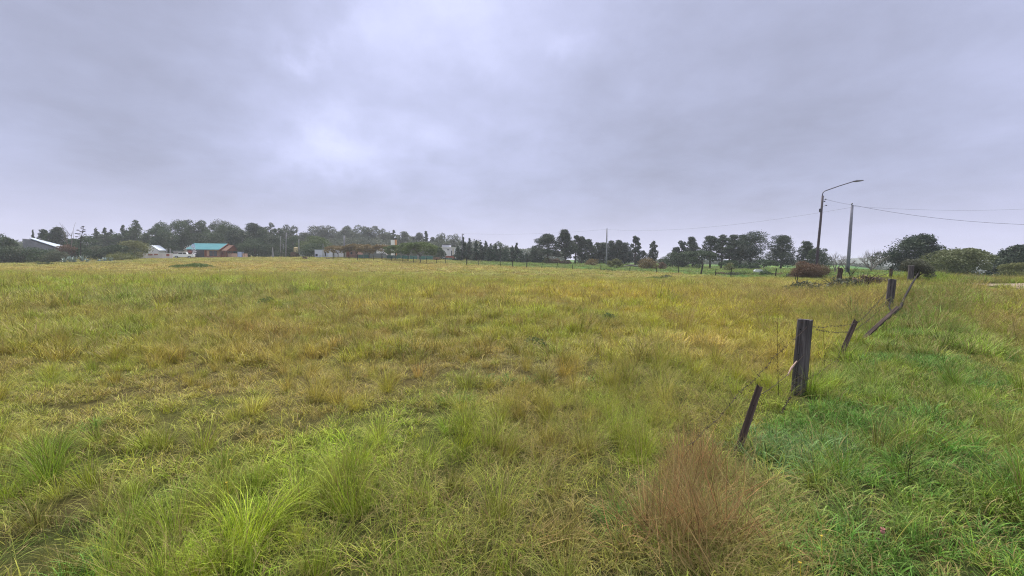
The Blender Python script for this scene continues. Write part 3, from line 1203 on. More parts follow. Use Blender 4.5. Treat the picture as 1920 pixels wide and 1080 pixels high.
def tree(name, kind, leaf, px, top, Y, wpx, label, cat='tree', dens=1.0, leafsz=None, base=None, group=None, trunkr=None, px_off=0, bark=None):
    seed = int(px * 13 + top * 7) % 99991
    g = np.random.RandomState(seed)
    p = at(px, 500, Y)
    z0 = gz(p.x, Y)
    zt = at(px, top, Y).z
    h = max(zt - z0, .3)
    w = wpx * Y / F
    root = empty(name, (p.x, Y, z0), label, cat, group)
    lobes, limbs = make_lobes(kind, h, w, g)
    area = w * h
    ls = leafsz or max(.10, Y / 429 * (.85 if kind.startswith('pine') else 1.0))
    n = int(min(20000, max(350, dens * 16 * area / (ls * ls))))
    pts, k = lobe_points(lobes, n, g)
    lim = [[tuple(np.array(c_)) for c_ in lb] for lb in limbs]
    kz = h / np.percentile(pts[:, 2], 99.3)
    kw = w / (np.percentile(pts[:, 0], 98.5) - np.percentile(pts[:, 0], 1.5))
    kw = min(max(kw, .7), 1.7)
    pts = pts * np.array([[kw, kw, kz]])
    limbs = [[(c_[0] * kw, c_[1] * kw, c_[2] * kz) for c_ in lb] for lb in lim]
    pts[:, 2] = np.maximum(pts[:, 2], .03)
    v, q = leafy(pts, ls, g)
    lr = g.rand(len(lobes))
    # light and dark clumps: every lobe its own tone, every leaf a bit off it
    rnd = np.clip(lr[k] * .7 + .35 * g.rand(n), 0, 1)
    me_ = mesh_np('crown', v, q, LEAF[leaf], {'rnd': ('FLOAT', np.repeat(rnd, 4))})
    bushy = kind == 'bush'
    nm = 'foliage' if bushy else 'crown'
    o = bpy.data.objects.new(nm, me_)
    put(o, root)
    tb = MB()
    r0 = trunkr or max(.10, h * .026)
    if bushy:
        for i in range(5):
            a = g.rand() * 6.28
            tb.tube([(0, 0, -.1), (math.cos(a) * w * .1, math.sin(a) * w * .1, h * .3), (math.cos(a) * w * .25, math.sin(a) * w * .25, h * .6)], [.04, .03, .015], 5)
        tb.build('stems', BARK, root)
    else:
        topz = {'umbrella': .5, 'round': .6, 'grove': .7}.get(kind, .93)
        kx = g.randn(4) * .02 * h
        path = [(0, 0, -.2), (kx[0], kx[1], h * topz * .3), (kx[0] + kx[2], kx[1], h * topz * .65), (lobes[-1][0] * .8 if kind.startswith('pine') else kx[2], 0, h * topz)]
        tb.tube(path, [r0 * 1.2, r0 * .9, r0 * .6, r0 * .2], 7)
        for lb in limbs:
            tb.tube(lb, [r0 * .42, r0 * .28, r0 * .1], 5)
        tb.build('trunk', bark or BARK, root, True)
    return root


def bare_tree(px, top, Y, wpx, label, name='bare_tree', levels=4, nb=5, rad=None, cat='tree', mat=None, lean=0.0, seed=None, group=None):
    rr = random.Random(seed or int(px * 3 + top))
    p = at(px, 500, Y)
    z0 = gz(p.x, Y)
    h = at(px, top, Y).z - z0
    w = wpx * Y / F
    root = empty(name, (p.x, Y, z0), label, cat, group)
    tr, tw = MB(), MB()
    rad = rad or h * .02

    def grow(p0, d, ln, r, lv, mb):
        pts = [p0]
        dd = d.copy()
        for i in range(3):
            dd = (dd + Vector((rr.gauss(0, .10), rr.gauss(0, .10), .05))).normalized()
            pts.append(pts[-1] + dd * ln / 3)
        mb.tube(pts, [r, r * .85, r * .7, r * .5], 5 if lv > 1 else 3)
        if lv <= 0:
            return
        for i in range(rr.choice((3, 4))):
            f = rr.uniform(.35, 1.0)
            q = pts[int(f * 2.99)].lerp(pts[min(int(f * 2.99) + 1, 3)], .5)
            side = Vector((rr.gauss(0, 1), rr.gauss(0, 1), 0)).normalized()
            nd = (dd + side * rr.uniform(.35, .75)).normalized()
            grow(q, nd, ln * rr.uniform(.5, .78), r * .5, lv - 1, tw)
    base = Vector((0, 0, -.1))
    fork = Vector((lean * h * .1, 0, h * .16))
    tr.tube([base, fork * .5, fork], [rad * 1.3, rad * 1.05, rad], 7)
    asp = min(w / h * .5, 1.1)
    for k in range(nb):
        a = k * 6.283 / nb + rr.uniform(-.4, .4)
        sp = asp * rr.uniform(.35, 1.15)
        d = Vector((math.cos(a) * sp + lean, math.sin(a) * sp, 1)).normalized()
        grow(fork - Vector((0, 0, h * .04)), d, h * .5, rad * .6, levels - 2, tr)
    zmax = max(v[2] for v in tr.v + tw.v)
    s = h / zmax
    tr.v = [(x * s, y * s, z * s) for x, y, z in tr.v]
    tw.v = [(x * s, y * s, z * s) for x, y, z in tw.v]
    tr.build('trunk', mat or BARKP, root)
    if tw.v:
        tw.build('branches', mat or BARKP, root)
    return root


# ------------------------------------------------------------------ near fence
def post_mesh(h, w, d, tw=1.0, chip=0.0, seed=1, seg=10, jag=.01):
    """squared rough timber: worn edges, slight taper, uneven top"""
    g = random.Random(seed)
    mb = MB()
    rings = []
    c = min(w, d) * .12
    base = [(-w / 2, -d / 2 + c), (-w / 2 + c, -d / 2), (0, -d / 2), (w / 2 - c, -d / 2), (w / 2, -d / 2 + c), (w / 2, 0), (w / 2, d / 2 - c),
            (w / 2 - c, d / 2), (0, d / 2), (-w / 2 + c, d / 2), (-w / 2, d / 2 - c), (-w / 2, 0)]
    off = [g.gauss(0, jag) for _ in base]
    for k in range(seg + 1):
        t = k / seg
        s = 1 + (tw - 1) * t
        z = -.25 + (h + .25) * t
        r = []
        for i, (x, y) in enumerate(base):
            j = 1 + g.gauss(0, jag) + off[i]
            zz = z + (g.gauss(0, chip) if k == seg else 0)
            r.append((x * s * j, y * s * j, zz))
        rings.append(r)
    n = len(base)
    vs = [v for r in rings for v in r] + [(0, 0, h)]
    fs = [(k * n + i, k * n + (i + 1) % n, (k + 1) * n + (i + 1) % n, (k + 1) * n + i) for k in range(seg) for i in range(n)]
    fs += [(seg * n + i, seg * n + (i + 1) % n, len(vs) - 1) for i in range(n)]
    mb.add(vs, fs)
    return mb


def lean_between(o, base, top):
    d = (top - base)
    o.location = base
    o.rotation_mode = 'QUATERNION'
    return d


fence = empty('wire_fence', (0, 0, 0), 'old fence of weathered timber posts, thin leaning stakes and barbed wire at right', 'fence')


def fence_post(name, bx, by, topx, topy, Y, w, d, mat, rot, label=None, seed=1, chip=.006, tw=.97, topY=None, jag=.012, sink=0.0):
    b = at(bx, by, Y)
    b.z = gz(b.x, b.y) - sink if by is None else b.z
    t = at(topx, topy, topY or Y)
    h = (t - b).length
    o = post_mesh(h, w, d, tw, chip, seed, 12, jag).build(name, mat, fence)
    z = (t - b).normalized()
    xax = Vector((math.cos(rot), math.sin(rot), 0))
    yax = z.cross(xax).normalized()
    xax = yax.cross(z).normalized()
    M = Matrix((xax, yax, z)).transposed().to_4x4()
    o.matrix_basis = Matrix.Translation(b) @ M
    if label:
        o['label'] = label
    return o, b, t


pB, bB, tB = fence_post('post', 1496, 752, 1510, 599, 5.35, .145, .140, POST, R(-50), 'thick square grey post with a dark cracked top', 2, .002, .97)
pA, bA, tA = fence_post('stake', 1376, 868, 1424, 725, 3.75, .062, .034, STAKE, R(-20), 'split brown stake leaning right, nearest to the camera', 3, .012, .85, topY=3.95)
pC, bC, tC = fence_post('stake', 1566, 690, 1604, 602, 7.2, .075, .05, STAKE, R(-20), 'thin dark stake leaning right behind the thick post', 4, .014, .9, topY=7.5)
pD, bD, tD = fence_post('stake', 1600, 652, 1683, 576, 8.3, .075, .05, STAKE, R(-10), 'flat stake leaning far over to the right', 5, .02, .8, topY=9.3)
pE, bE, tE = fence_post('post', 1665, 592, 1673, 524, 14.2, .19, .19, POST, R(-30), 'thick grey post behind the curved fallen branch', 6, .012, 1.0)
pG, bG, tG = fence_post('post', 1706, 531, 1709, 498, 28, .26, .26, POST, R(-30), 'far post under the round bush', 7, .02, 1.0)
pG2, bG2, tG2 = fence_post('post', 1718, 530, 1722, 500, 29, .2, .2, POST, R(-30), None, 8, .02, 1.0)
pF, bF, tF = fence_post('post', 1669, 531, 1671, 504, 30, .16, .16, STAKE, R(-30), 'slim dark post standing behind the thick grey one', 9, .02, 1.0)
pH, bH, tH = fence_post('post', 1572, 532, 1576, 503, 27, .24, .22, STAKE, R(-10), 'stubby rotten post in the brush heap', 10, .05, .95, jag=.05)

# nail holes, staples and a dark weather crack on the thick post
for mb_h, nm in ((.35, 'staple'), (.72, 'staple'), (1.0, 'staple')):
    m = MB()
    m.tube([(-.02, -.086, mb_h), (-.02, -.093, mb_h + .01), (.012, -.093, mb_h + .016), (.012, -.086, mb_h + .016)], .003, 5)
    s_ = m.build(nm, WIRE, pB)
HOLE = simple('dark_hole', (.006, .005, .005), .9, 0, 1)
for (x, z, r) in ((-.022, .92, .007), (-.018, .60, .006), (.01, .34, .006), (-.03, .22, .005)):
    m = MB()
    m.tube([(x, -.080, z), (x, -.0795, z), (x, -.079 - .003, z)], r, 8)
    m.build('nail_hole', HOLE, pB)
for (x, z) in ((.0, .10), (.002, .22), (.0, .55), (.001, .8)):
    m = MB()
    m.tube([(x, -.0170 - .002, z), (x, -.019 - .002, z)], .005, 6)
    m.build('nail_hole', HOLE, pA)


def wire_path(a, b, sag, n=14, jit=0.0, seed=1):
    g = random.Random(seed)
    out = []
    for i in range(n + 1):
        t = i / n
        p = a.lerp(b, t)
        p = p + Vector((g.gauss(0, jit), g.gauss(0, jit), -sag * 4 * t * (1 - t) + g.gauss(0, jit)))
        out.append(p)
    return out


def barbed(name, pts, r=.0022, step=.13, label=None, seed=1, barbs=True):
    g = random.Random(seed)
    mb = MB()
    mb.tube(pts, r, 5)
    tot = 0
    if barbs:
        for a, b in zip(pts[:-1], pts[1:]):
            L = (b - a).length
            k = max(1, int(L / step))
            d = (b - a).normalized()
            for i in range(k):
                p = a.lerp(b, (i + .5) / k)
                for j in range(3):
                    v = d.orthogonal()
                    v.rotate(Matrix.Rotation(g.random() * 6.28, 3, d))
                    mb.tube([p - v * .013, p + v * .013], r * .75, 4)
    o = mb.build(name, WIRE, fence)
    if label:
        o['label'] = label
    return o


def on_post(b, t, f, dx=0.0):
    p = b.lerp(t, f)
    return p + Vector((dx, -.05, 0))


front = Vector((-.035, -.095, 0))
wB1, wB2, wB3 = [bB.lerp(tB, f) + front for f in (.93, .60, .28)]
barbed('wire', wire_path(wB1, tC + Vector((0, -.03, -.03)), .03, 14, .006, 1) + wire_path(tC + Vector((0, -.03, -.03)), bE.lerp(tE, .9), .10, 16, .008, 2)[1:], seed=1)
barbed('wire', wire_path(wB1, at(1452, 668, 4.5), .01, 8, .004, 3) + wire_path(at(1452, 668, 4.5), at(1395, 725, 3.95), .03, 8, .006, 4)[1:] + wire_path(at(1395, 725, 3.95), at(1290, 840, 3.0), .03, 8, .01, 5)[1:], seed=2)
barbed('wire', wire_path(wB2, at(1478, 700, 4.9), .0, 4, .002, 6) + wire_path(at(1478, 700, 4.9), tA + Vector((.0, -.03, -.06)), .02, 10, .003, 7)[1:], label='smooth slack wire from the thick post to the front stake', barbs=False, r=.0028)
barbed('wire', wire_path(wB3, bC.lerp(tC, .28), .06, 16, .006, 8) + wire_path(bC.lerp(tC, .28), bD.lerp(tD, .35), .05, 10, .006, 9)[1:], seed=3, r=.003)
barbed('wire', [at(1498, 706, 5.2), at(1503, 710, 5.18), at(1512, 713, 5.22), at(1516, 706, 5.3)], r=.004, label='dark wire looped round the thick post', seed=5)
barbed('wire', [at(1485, 722, 5.1), at(1483, 742, 5.0), at(1474, 758, 4.85), at(1465, 775, 4.7)], r=.005, step=.04, label='twisted end of wire at the foot of the thick post', seed=6)
barbed('wire', wire_path(bC.lerp(tC, .75), bE.lerp(tE, .55), .12, 16, .008, 11), seed=7)
barbed('wire', wire_path(at(1600, 621, 8.0), at(1530, 618, 5.6), .03, 12, .004, 12), seed=8)
m = MB()
m.tube([at(1476, 705, 4.85), at(1484, 690, 4.95), at(1494, 677, 5.1)], [.004, .012, .006], 5)
o = m.build('splinter', simple('splinter_wood', (.30, .20, .17), .8, .2, 20), fence)
o['label'] = 'pale splinter of wood hanging on the slack wire'

# curved fallen branch leaning on the fence
root = empty('fallen_branch', at(1600, 652, 8.6), 'long curved dark branch leaning on the fence below the round bush', 'branch')
o_ = root.location.copy()
pp = [at(1606, 648, 8.7), at(1634, 622, 9.5), at(1660, 600, 10.8), at(1688, 577, 12.5), at(1697, 556, 14.5), at(1710, 532, 17), at(1722, 512, 19.5)]
m = MB()
m.tube([p - o_ for p in pp], [.034, .042, .036, .042, .034, .038, .024], 8)
m.build('limb', BRANCH, root, True)
m = MB()
q = [at(1663, 596, 11.2), at(1671, 584, 11.6), at(1667, 575, 11.9), at(1669, 566, 12.2)]
m.tube([p - o_ for p in q], [.03, .022, .018, .008], 6)
m.build('twig', BRANCH, root, True)

# dark thin weeds and stems standing in the near grass
def stem_weed(px, py, top, topx, Y, label, name='dry_weed', nb=10, r=.004, spread=.05, mat=None, cat='weed'):
    g = random.Random(int(px))
    b = at(px, py, Y)
    b.z = min(b.z, gz(b.x, b.y) + .0) if True else b.z
    t = at(topx, top, Y)
    root = empty(name, b, label, cat)
    m = MB()
    pts = [Vector((0, 0, -.03)) + (t - b) * k / 6 + Vector((g.gauss(0, .004), g.gauss(0, .004), 0)) for k in range(7)]
    m.tube(pts, [r * (1 - .1 * k) for k in range(7)], 5)
    L = (t - b).length
    for k in range(nb):
        f = .2 + .78 * k / nb
        p = (t - b) * f
        a = g.random() * 6.28
        ln = spread * (1.2 - f) * g.uniform(.6, 1.6)
        e = p + Vector((math.cos(a) * ln, math.sin(a) * ln, ln * g.uniform(.6, 1.3)))
        m.tube([p, e], [r * .5, r * .2], 4)
        m.ball(e, r * 1.2, 5, 4)
    m.build('stem', mat or BRANCH, root)
    return root


stem_weed(1461, 712, 588, 1457, 5.2, 'bare dark upright stem just left of the thick fence post', nb=16, r=.0038, spread=.07)
stem_weed(1692, 985, 838, 1710, 3.0, 'dark branching dead weed in the grass right of the fence', nb=18, r=.0035, spread=.16)
stem_weed(1546, 690, 640, 1548, 6.6, 'thin dark sprig beside the leaning stake behind the thick post', nb=6, r=.004, spread=.04)
th = stem_weed(1632, 1072, 1004, 1652, 2.35, 'reddish thistle stalk with one pink bud at the bottom right', 'thistle', 6, .006, .02, simple('thistle_stem', (.10, .05, .05), .7, .3, 30), 'thistle')
bud = MB()
e = at(1655, 997, 2.35) - th.location
bud.ball(e, .011, 10, 8, 1, 1, 1.15)
for k in range(9):
    a = k * .7
    bud.tube([e + Vector((0, 0, .004)), e + Vector((math.cos(a) * .012, math.sin(a) * .012, .022))], [.004, .001], 4)
bud.build('bud', simple('thistle_bud', (.36, .15, .15), .7, .3, 60), th, True)
root = empty('dead_stick', at(985, 1078, 2.32), 'dark dead stick lying in the grass at the bottom edge', 'stick')
m = MB()
o_ = root.location.copy()
m.tube([at(p[0], p[1], p[2]) - o_ + Vector((0, 0, .0)) for p in ((975, 1079, 2.33), (1000, 1064, 2.36), (1022, 1050, 2.42), (1034, 1046, 2.46))], [.012, .011, .008, .003], 7)
m.build('wood', BRANCH, root, True)

# small yellow flowers in the grass: many, tiny
FLW = simple('yellow_petals', (.62, .42, .03), .6, .1, 10)
gq = random.Random(5)
for i, (px, py) in enumerate([(588, 722), (592, 700), (432, 862), (425, 905), (1540, 1005), (1500, 1055)]):
    d = ray(px, py)
    Y = (CAM_H - .22) * d.y / -d.z
    p = at(px, py, Y)
    m = MB()
    m.tube([(0, 0, -.22), (0.01, 0, -.1), (0, 0, 0)], .0015, 4)
    for k in range(6):
        a = k * 1.05
        m.add([(0, 0, 0), (math.cos(a - .3) * .006, math.sin(a - .3) * .006, .002), (math.cos(a) * .009, math.sin(a) * .009, .004), (math.cos(a + .3) * .006, math.sin(a + .3) * .006, .002)], [(0, 1, 2, 3)])
    o = m.build('yellow_flower', FLW)
    o.location = p
    tag(o, ('tiny yellow flower in the grass at the ' + ('foot of the fence' if px > 1000 else 'left of the field')), 'flower', 'yellow flowers at the fence foot' if px > 1000 else 'yellow flowers in the field')

# brush heap by the far posts
def brush_heap(name, px, py, Y, wpx, h, label, leaf, n=900, sticks=60, cat='brush pile'):
    g = np.random.RandomState(int(px))
    c = at(px, py, Y)
    z0 = gz(c.x, Y)
    w = wpx * Y / F
    root = empty(name, (c.x, Y, z0), label, cat)
    lobes = []
    for i in range(10):
        a = g.rand() * 2 - 1
        lobes.append((a * w * .4, g.randn() * w * .08, h * .3 * (1 - a * a * .5), w * .14, w * .14, h * .55 * (1 - a * a * .5)))
    pts, k = lobe_points(lobes, n, g)
    pts[:, 2] = np.maximum(pts[:, 2], .02)
    v, q = leafy(pts, .14, g)
    me_ = mesh_np('foliage', v, q, LEAF[leaf], {'rnd': ('FLOAT', np.repeat(g.rand(n), 4))})
    put(bpy.data.objects.new('foliage', me_), root)
    m = MB()
    for i in range(sticks):
        x = g.uniform(-.48, .48) * w
        y = g.randn() * w * .08
        a = g.rand() * 6.28
        L = g.uniform(.4, 1.3)
        zz = h * .7 * (1 - (x / w * 2) ** 2) * g.rand()
        el_ = g.uniform(-.1, .7)
        m.tube([(x, y, zz), (x + math.cos(a) * L * .5, y + math.sin(a) * L * .5, zz + L * .5 * el_ + .05), (x + math.cos(a) * L, y + math.sin(a) * L, zz + L * el_)], [.02, .014, .006], 4)
    m.build('sticks', BARK, root)
    return root


brush_heap('brush_heap', 1560, 548, 24.5, 170, 1.15, 'low tangled heap of cut dark branches and grey leaves at right', 'grey', 3200, 40)
brush_heap('brush_heap', 1625, 536, 27, 110, .95, 'reddish brown heap of dead twigs left of the leaning branch', 'brown', 2600, 50)
bare_tree(1597, 492, 25, 26, 'slim leafless sapling sticking up from the brush heap', 'bare_sapling', 3, 3, .03, mat=BRANCH)
bare_tree(1622, 508, 24, 30, 'short bare branching sapling at the right end of the brush heap', 'bare_sapling', 3, 3, .04, mat=BRANCH, lean=.5)
bare_tree(1502, 512, 26, 16, 'short dark bare sprig at the left end of the brush heap', 'bare_sapling', 2, 3, .03, mat=BRANCH, lean=-.3)

# round bush on the far fence posts
def floating_bush():
    g = np.random.RandomState(77)
    Y = 28.5
    c = at(1716, 500, Y)
    z0 = gz(c.x, Y)
    root = empty('round_bush', (c.x, Y, z0), 'dark round bush sprawled over the tops of the far fence posts', 'bush')
    lobes = []
    for (px, py, r) in ((1700, 500, 8), (1708, 496, 10), (1718, 497, 11), (1728, 500, 9), (1712, 503, 8), (1735, 506, 8), (1724, 508, 8), (1738, 514, 7)):
        p = at(px, py, Y)
        s = r * 1.3 * Y / F
        lobes.append((p.x - c.x, g.randn() * .1, p.z - z0, s, s, s * .85))
    pts, k = lobe_points(lobes, 4200, g, .5)
    v, q = leafy(pts, .085, g)
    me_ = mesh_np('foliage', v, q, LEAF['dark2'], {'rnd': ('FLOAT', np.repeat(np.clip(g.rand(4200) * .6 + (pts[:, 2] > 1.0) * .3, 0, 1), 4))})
    put(bpy.data.objects.new('foliage', me_), root)
    m = MB()
    for k in range(7):
        l = lobes[k]
        m.tube([(.3 * g.randn(), .1, -.1), (l[0] * .5, .1, l[2] * .5), (l[0], l[1], l[2])], [.05, .035, .015], 5)
    m.build('stems', BRANCH, root)


LEAF['dark2'] = leaf_mat('dull_bush_leaves', (.060, .064, .045), (.13, .135, .095), .2)
floating_bush()

# ------------------------------------------------------------------ far fence
far = empty('field_fence', (0, 0, 0), 'long low wire fence of dark stakes crossing the far edge of the field', 'fence')
gq = random.Random(8)
prev = None
seq = [(1453, 5), (1370, 3), (1341, 8), (1313, 7), (1272, 6), (1230, 5), (1180, 3), (1126, 4), (1073, 5), (1043, 5), (1015, 4), (987, 3), (961, 2), (938, 4), (897, 3), (875, 6), (835, 3),
       (818, 2), (800, 2), (775, 3), (755, 2), (735, 2), (716, 3), (700, 2), (670, 2), (655, 2), (625, 3), (600, 2), (580, 2)]
allp = []
for px, lean in seq:
    u = (px - 960) / F
    # follow the polyline of the fence
    for (xa, ya), (xb, yb) in zip(FF[:-1], FF[1:]):
        ua, ub = xa / ya, xb / yb
        if min(ua, ub) <= u <= max(ua, ub):
            dx, dy = xb - xa, yb - ya
            t = (u * ya - xa) / (dx - u * dy)
            x, y = xa + t * dx, ya + t * dy
            break
    else:
        continue
    z = gz(x, y)
    big = px in (1313, 961, 987, 875, 670)
    h = gq.uniform(1.0, 1.3) * (1.35 if big else 1)
    ln = gq.gauss(.04, .12) * (1 if not big else .4)
    b, t_ = Vector((x, y, z - .2)), Vector((x + ln * h, y, z + h))
    m = MB()
    m.tube([b, (b + t_) / 2, t_], [.11 if big else .062, .10 if big else .055, .09 if big else .05], 6)
    m.build('post', BRANCH, far)
    allp.append((b, t_))
for a, b in zip(allp[:-1], allp[1:]):
    m = MB()
    for f in (.5, .9):
        m.tube(wire_path(a[0].lerp(a[1], f), b[0].lerp(b[1], f), .05, 4), .008, 3)
    m.build('wire', WIRE, far)

# ------------------------------------------------------------------ poles and cables
def lamp_pole():
    b = at(1529, 524, 44)
    b.z = gz(b.x, b.y)
    root = empty('street_lamp', b, 'leaning dark street lamp with a long curved arm above the brown bush', 'street lamp')
    A = lambda px, py, dY=0: at(px, py, 44 + dY) - b
    m = MB()
    m.tube([A(1529, 530), A(1534, 462), A(1539, 410), A(1542.6, 367)], [.14, .125, .11, .10], 10)
    m.build('pole', simple('dark_pole', (.075, .060, .075), .8, .3, 3), root, True)
    m = MB()
    m.tube([A(1540.5, 385), A(1542.2, 364), A(1543.3, 361), A(1546, 358.4), A(1552, 356.2), A(1574, 348.5), A(1598, 341), A(1602, 340)], .048, 8)
    m.build('arm', simple('arm_metal', (.10, .09, .12), .5, .15, 5, metal=.4), root, True)
    m = MB()
    p = A(1600, 340.2)
    q = A(1618, 338.6)
    d = (q - p).normalized()
    n = Vector((0, 1, 0))
    u = d.cross(n)
    rings = []
    for t, wd, th in ((0, .06, .05), (.15, .13, .07), (.35, .17, .08), (.8, .17, .055), (1, .13, .03)):
        c = p.lerp(q, t)
        rings.append([c + n * wd + u * th * .3, c + n * wd * .6 - u * th, c - n * wd * .6 - u * th, c - n * wd + u * th * .3, c - n * wd * .8 + u * th, c + n * wd * .8 + u * th])
    vs = [v for r in rings for v in r]
    fs = [(i * 6 + k, i * 6 + (k + 1) % 6, i * 6 + 6 + (k + 1) % 6, i * 6 + 6 + k) for i in range(4) for k in range(6)] + [tuple(range(6)), tuple(range(29, 23, -1))]
    m.add(vs, fs)
    hd = m.build('lamp_head', simple('lamp_housing', (.13, .12, .16), .45, .1, 5), root)
    m = MB()
    m.tube([A(1606.6, 339.5), A(1606.6, 338.2), A(1606.6, 337.2)], [.05, .055, .04], 8)
    m.build('sensor', MATS['lamp_housing'], hd)
    m = MB()
    dk = simple('black_fitting', (.03, .03, .035), .5, .1, 5)
    m.box(*(lambda c: (c.x - .10, c.x + .06, -.09, .09, c.z - .17, c.z + .17))(A(1538.6, 394.5)))
    m.build('clamp_box', dk, root)
    for (px, py) in ((1548, 373.5), (1546, 377.5), (1549.3, 385)):
        m = MB()
        m.ball(A(px, py), .075, 8, 6, 1.3, .8, .75)
        m.tube([A(1543, py + 2), A(px, py)], .012, 5)
        m.build('insulator', dk, root)
    return b


lamp_pole()


def conc_pole(px, row, top, topx, Y, r0, r1, label, ins=(), mat=CONC, group=None):
    b = at(px, row, Y)
    b.z = gz(b.x, Y)
    t = at(topx, top, Y) - b
    root = empty('utility_pole', b, label, 'utility pole', group)
    m = MB()
    m.tube([Vector((0, 0, -.3)), t * .35, t * .7, t], [r0, r0 * .65 + r1 * .35, r0 * .3 + r1 * .7, r1], 10)
    m.build('pole', mat, root, True)
    for (ix, iy, jx, jy) in ins:
        m = MB()
        a, c = at(ix, iy, Y) - b, at(jx, jy, Y) - b
        m.tube([a, a.lerp(c, .5), c], [.05, .085, .05], 7)
        m.build('insulator', simple('black_fitting', (.03, .03, .035), .5, .1, 5), root)
    return b + t


WPOLE = simple('grey_pole_wood', (.19, .185, .235), .85, .25, 2)
T1 = conc_pole(1589, 512, 384.5, 1598, 56, .22, .15, 'plain grey utility pole right of the curved street lamp', ((1596.3, 384, 1598.6, 380.5),), WPOLE)
T2 = conc_pole(1137, 496.5, 430, 1138, 112, .20, .14, 'pale utility pole alone before the pine row right of centre', ((1138, 430, 1138.2, 427.6),), CONC)
T3 = conc_pole(866, 489, 438, 866.8, 120, .20, .14, 'pale utility pole at the left end of the dark conifer row', ((868, 440.5, 870, 438.5),), CONC)
T4 = conc_pole(645.5, 483, 442, 645.6, 121, .19, .22, 'thick pale pole beside the pink brick shed', (), CONC)
T5 = conc_pole(535.8, 483, 436, 536.7, 127, .13, .10, 'tall thin pale pole in front of the pointed grey gum', (), CONC)
T6 = conc_pole(560.8, 480, 449, 560.3, 128, .16, .11, 'pole left of the round willow', ((558, 450, 560, 447),), CONC)
T7 = conc_pole(525.5, 480, 443, 525.6, 135, .09, .07, 'thin grey pole at the right edge of the dark grove', (), CONC)
T8 = conc_pole(531, 481, 457, 531.2, 132, .08, .06, 'short thin pole between the two thin grey poles', (), CONC)
T9 = conc_pole(605.5, 481, 457, 605.5, 122, .08, .06, 'thin pole between the two white sheds', (), CONC)


def cable(pts, r, label):
    m = MB()
    m.tube(pts, r, 5)
    o = m.build('overhead_cable', CABLE)
    tag(o, label, 'cable')


L1 = at(1549, 374, 44)
cable(wire_path(L1, T1 + Vector((0, -.1, 0)), .05, 8), .014, 'thin overhead cable from the street lamp to the grey pole')
cable(wire_path(T1 + Vector((.1, 0, 0)), at(2100, 421, 46), .9, 24), .018, 'thick sagging overhead cable running right from the grey pole')
cable(wire_path(T1 + Vector((.1, 0, -.15)), at(2200, 365, 60), 1.2, 24), .010, 'upper thin overhead cable running right from the grey pole')
cable(wire_path(T2, T1 + Vector((-.1, 0, -.3)), 1.3, 30), .012, 'long overhead cable from the lone pale pole to the grey pole')
cable(wire_path(T3, T2, .6, 14), .012, 'faint overhead cable above the dark conifer row')

# ------------------------------------------------------------------ buildings
def P(px, py, Y):
    return at(px, py, Y)


def X(px, Y):
    return at(px, 500, Y).x


def Z(px, py, Y):
    return at(px, py, Y).z


WHITE = simple('white_wall', (.60, .59, .66), .85, .12, .8)
TEAL = simple('teal_roof', (.060, .225, .27), .45, .10, .8)
ORANGE = simple('orange_timber', (.26, .085, .042), .6, .3, 3)
PALEO = simple('pale_render', (.58, .37, .26), .8, .15, 2)
DARKG = simple('glass_and_shade', (.025, .030, .040), .15, .2, 1, spec=.5)  # window glass, also the painted shade of the carport
GREYC = simple('grey_concrete', (.20, .20, .235), .85, .25, 1.0)
METAL = simple('zinc_roof', (.40, .45, .58), .35, .08, 1.0)
PINK = simple('pink_brick', (.42, .25, .24), .9, .3, 2.5)
REDB = simple('red_brick', (.30, .10, .075), .9, .3, 2.5)
TRIMW = simple('white_trim', (.66, .66, .68), .6, .05, 2)


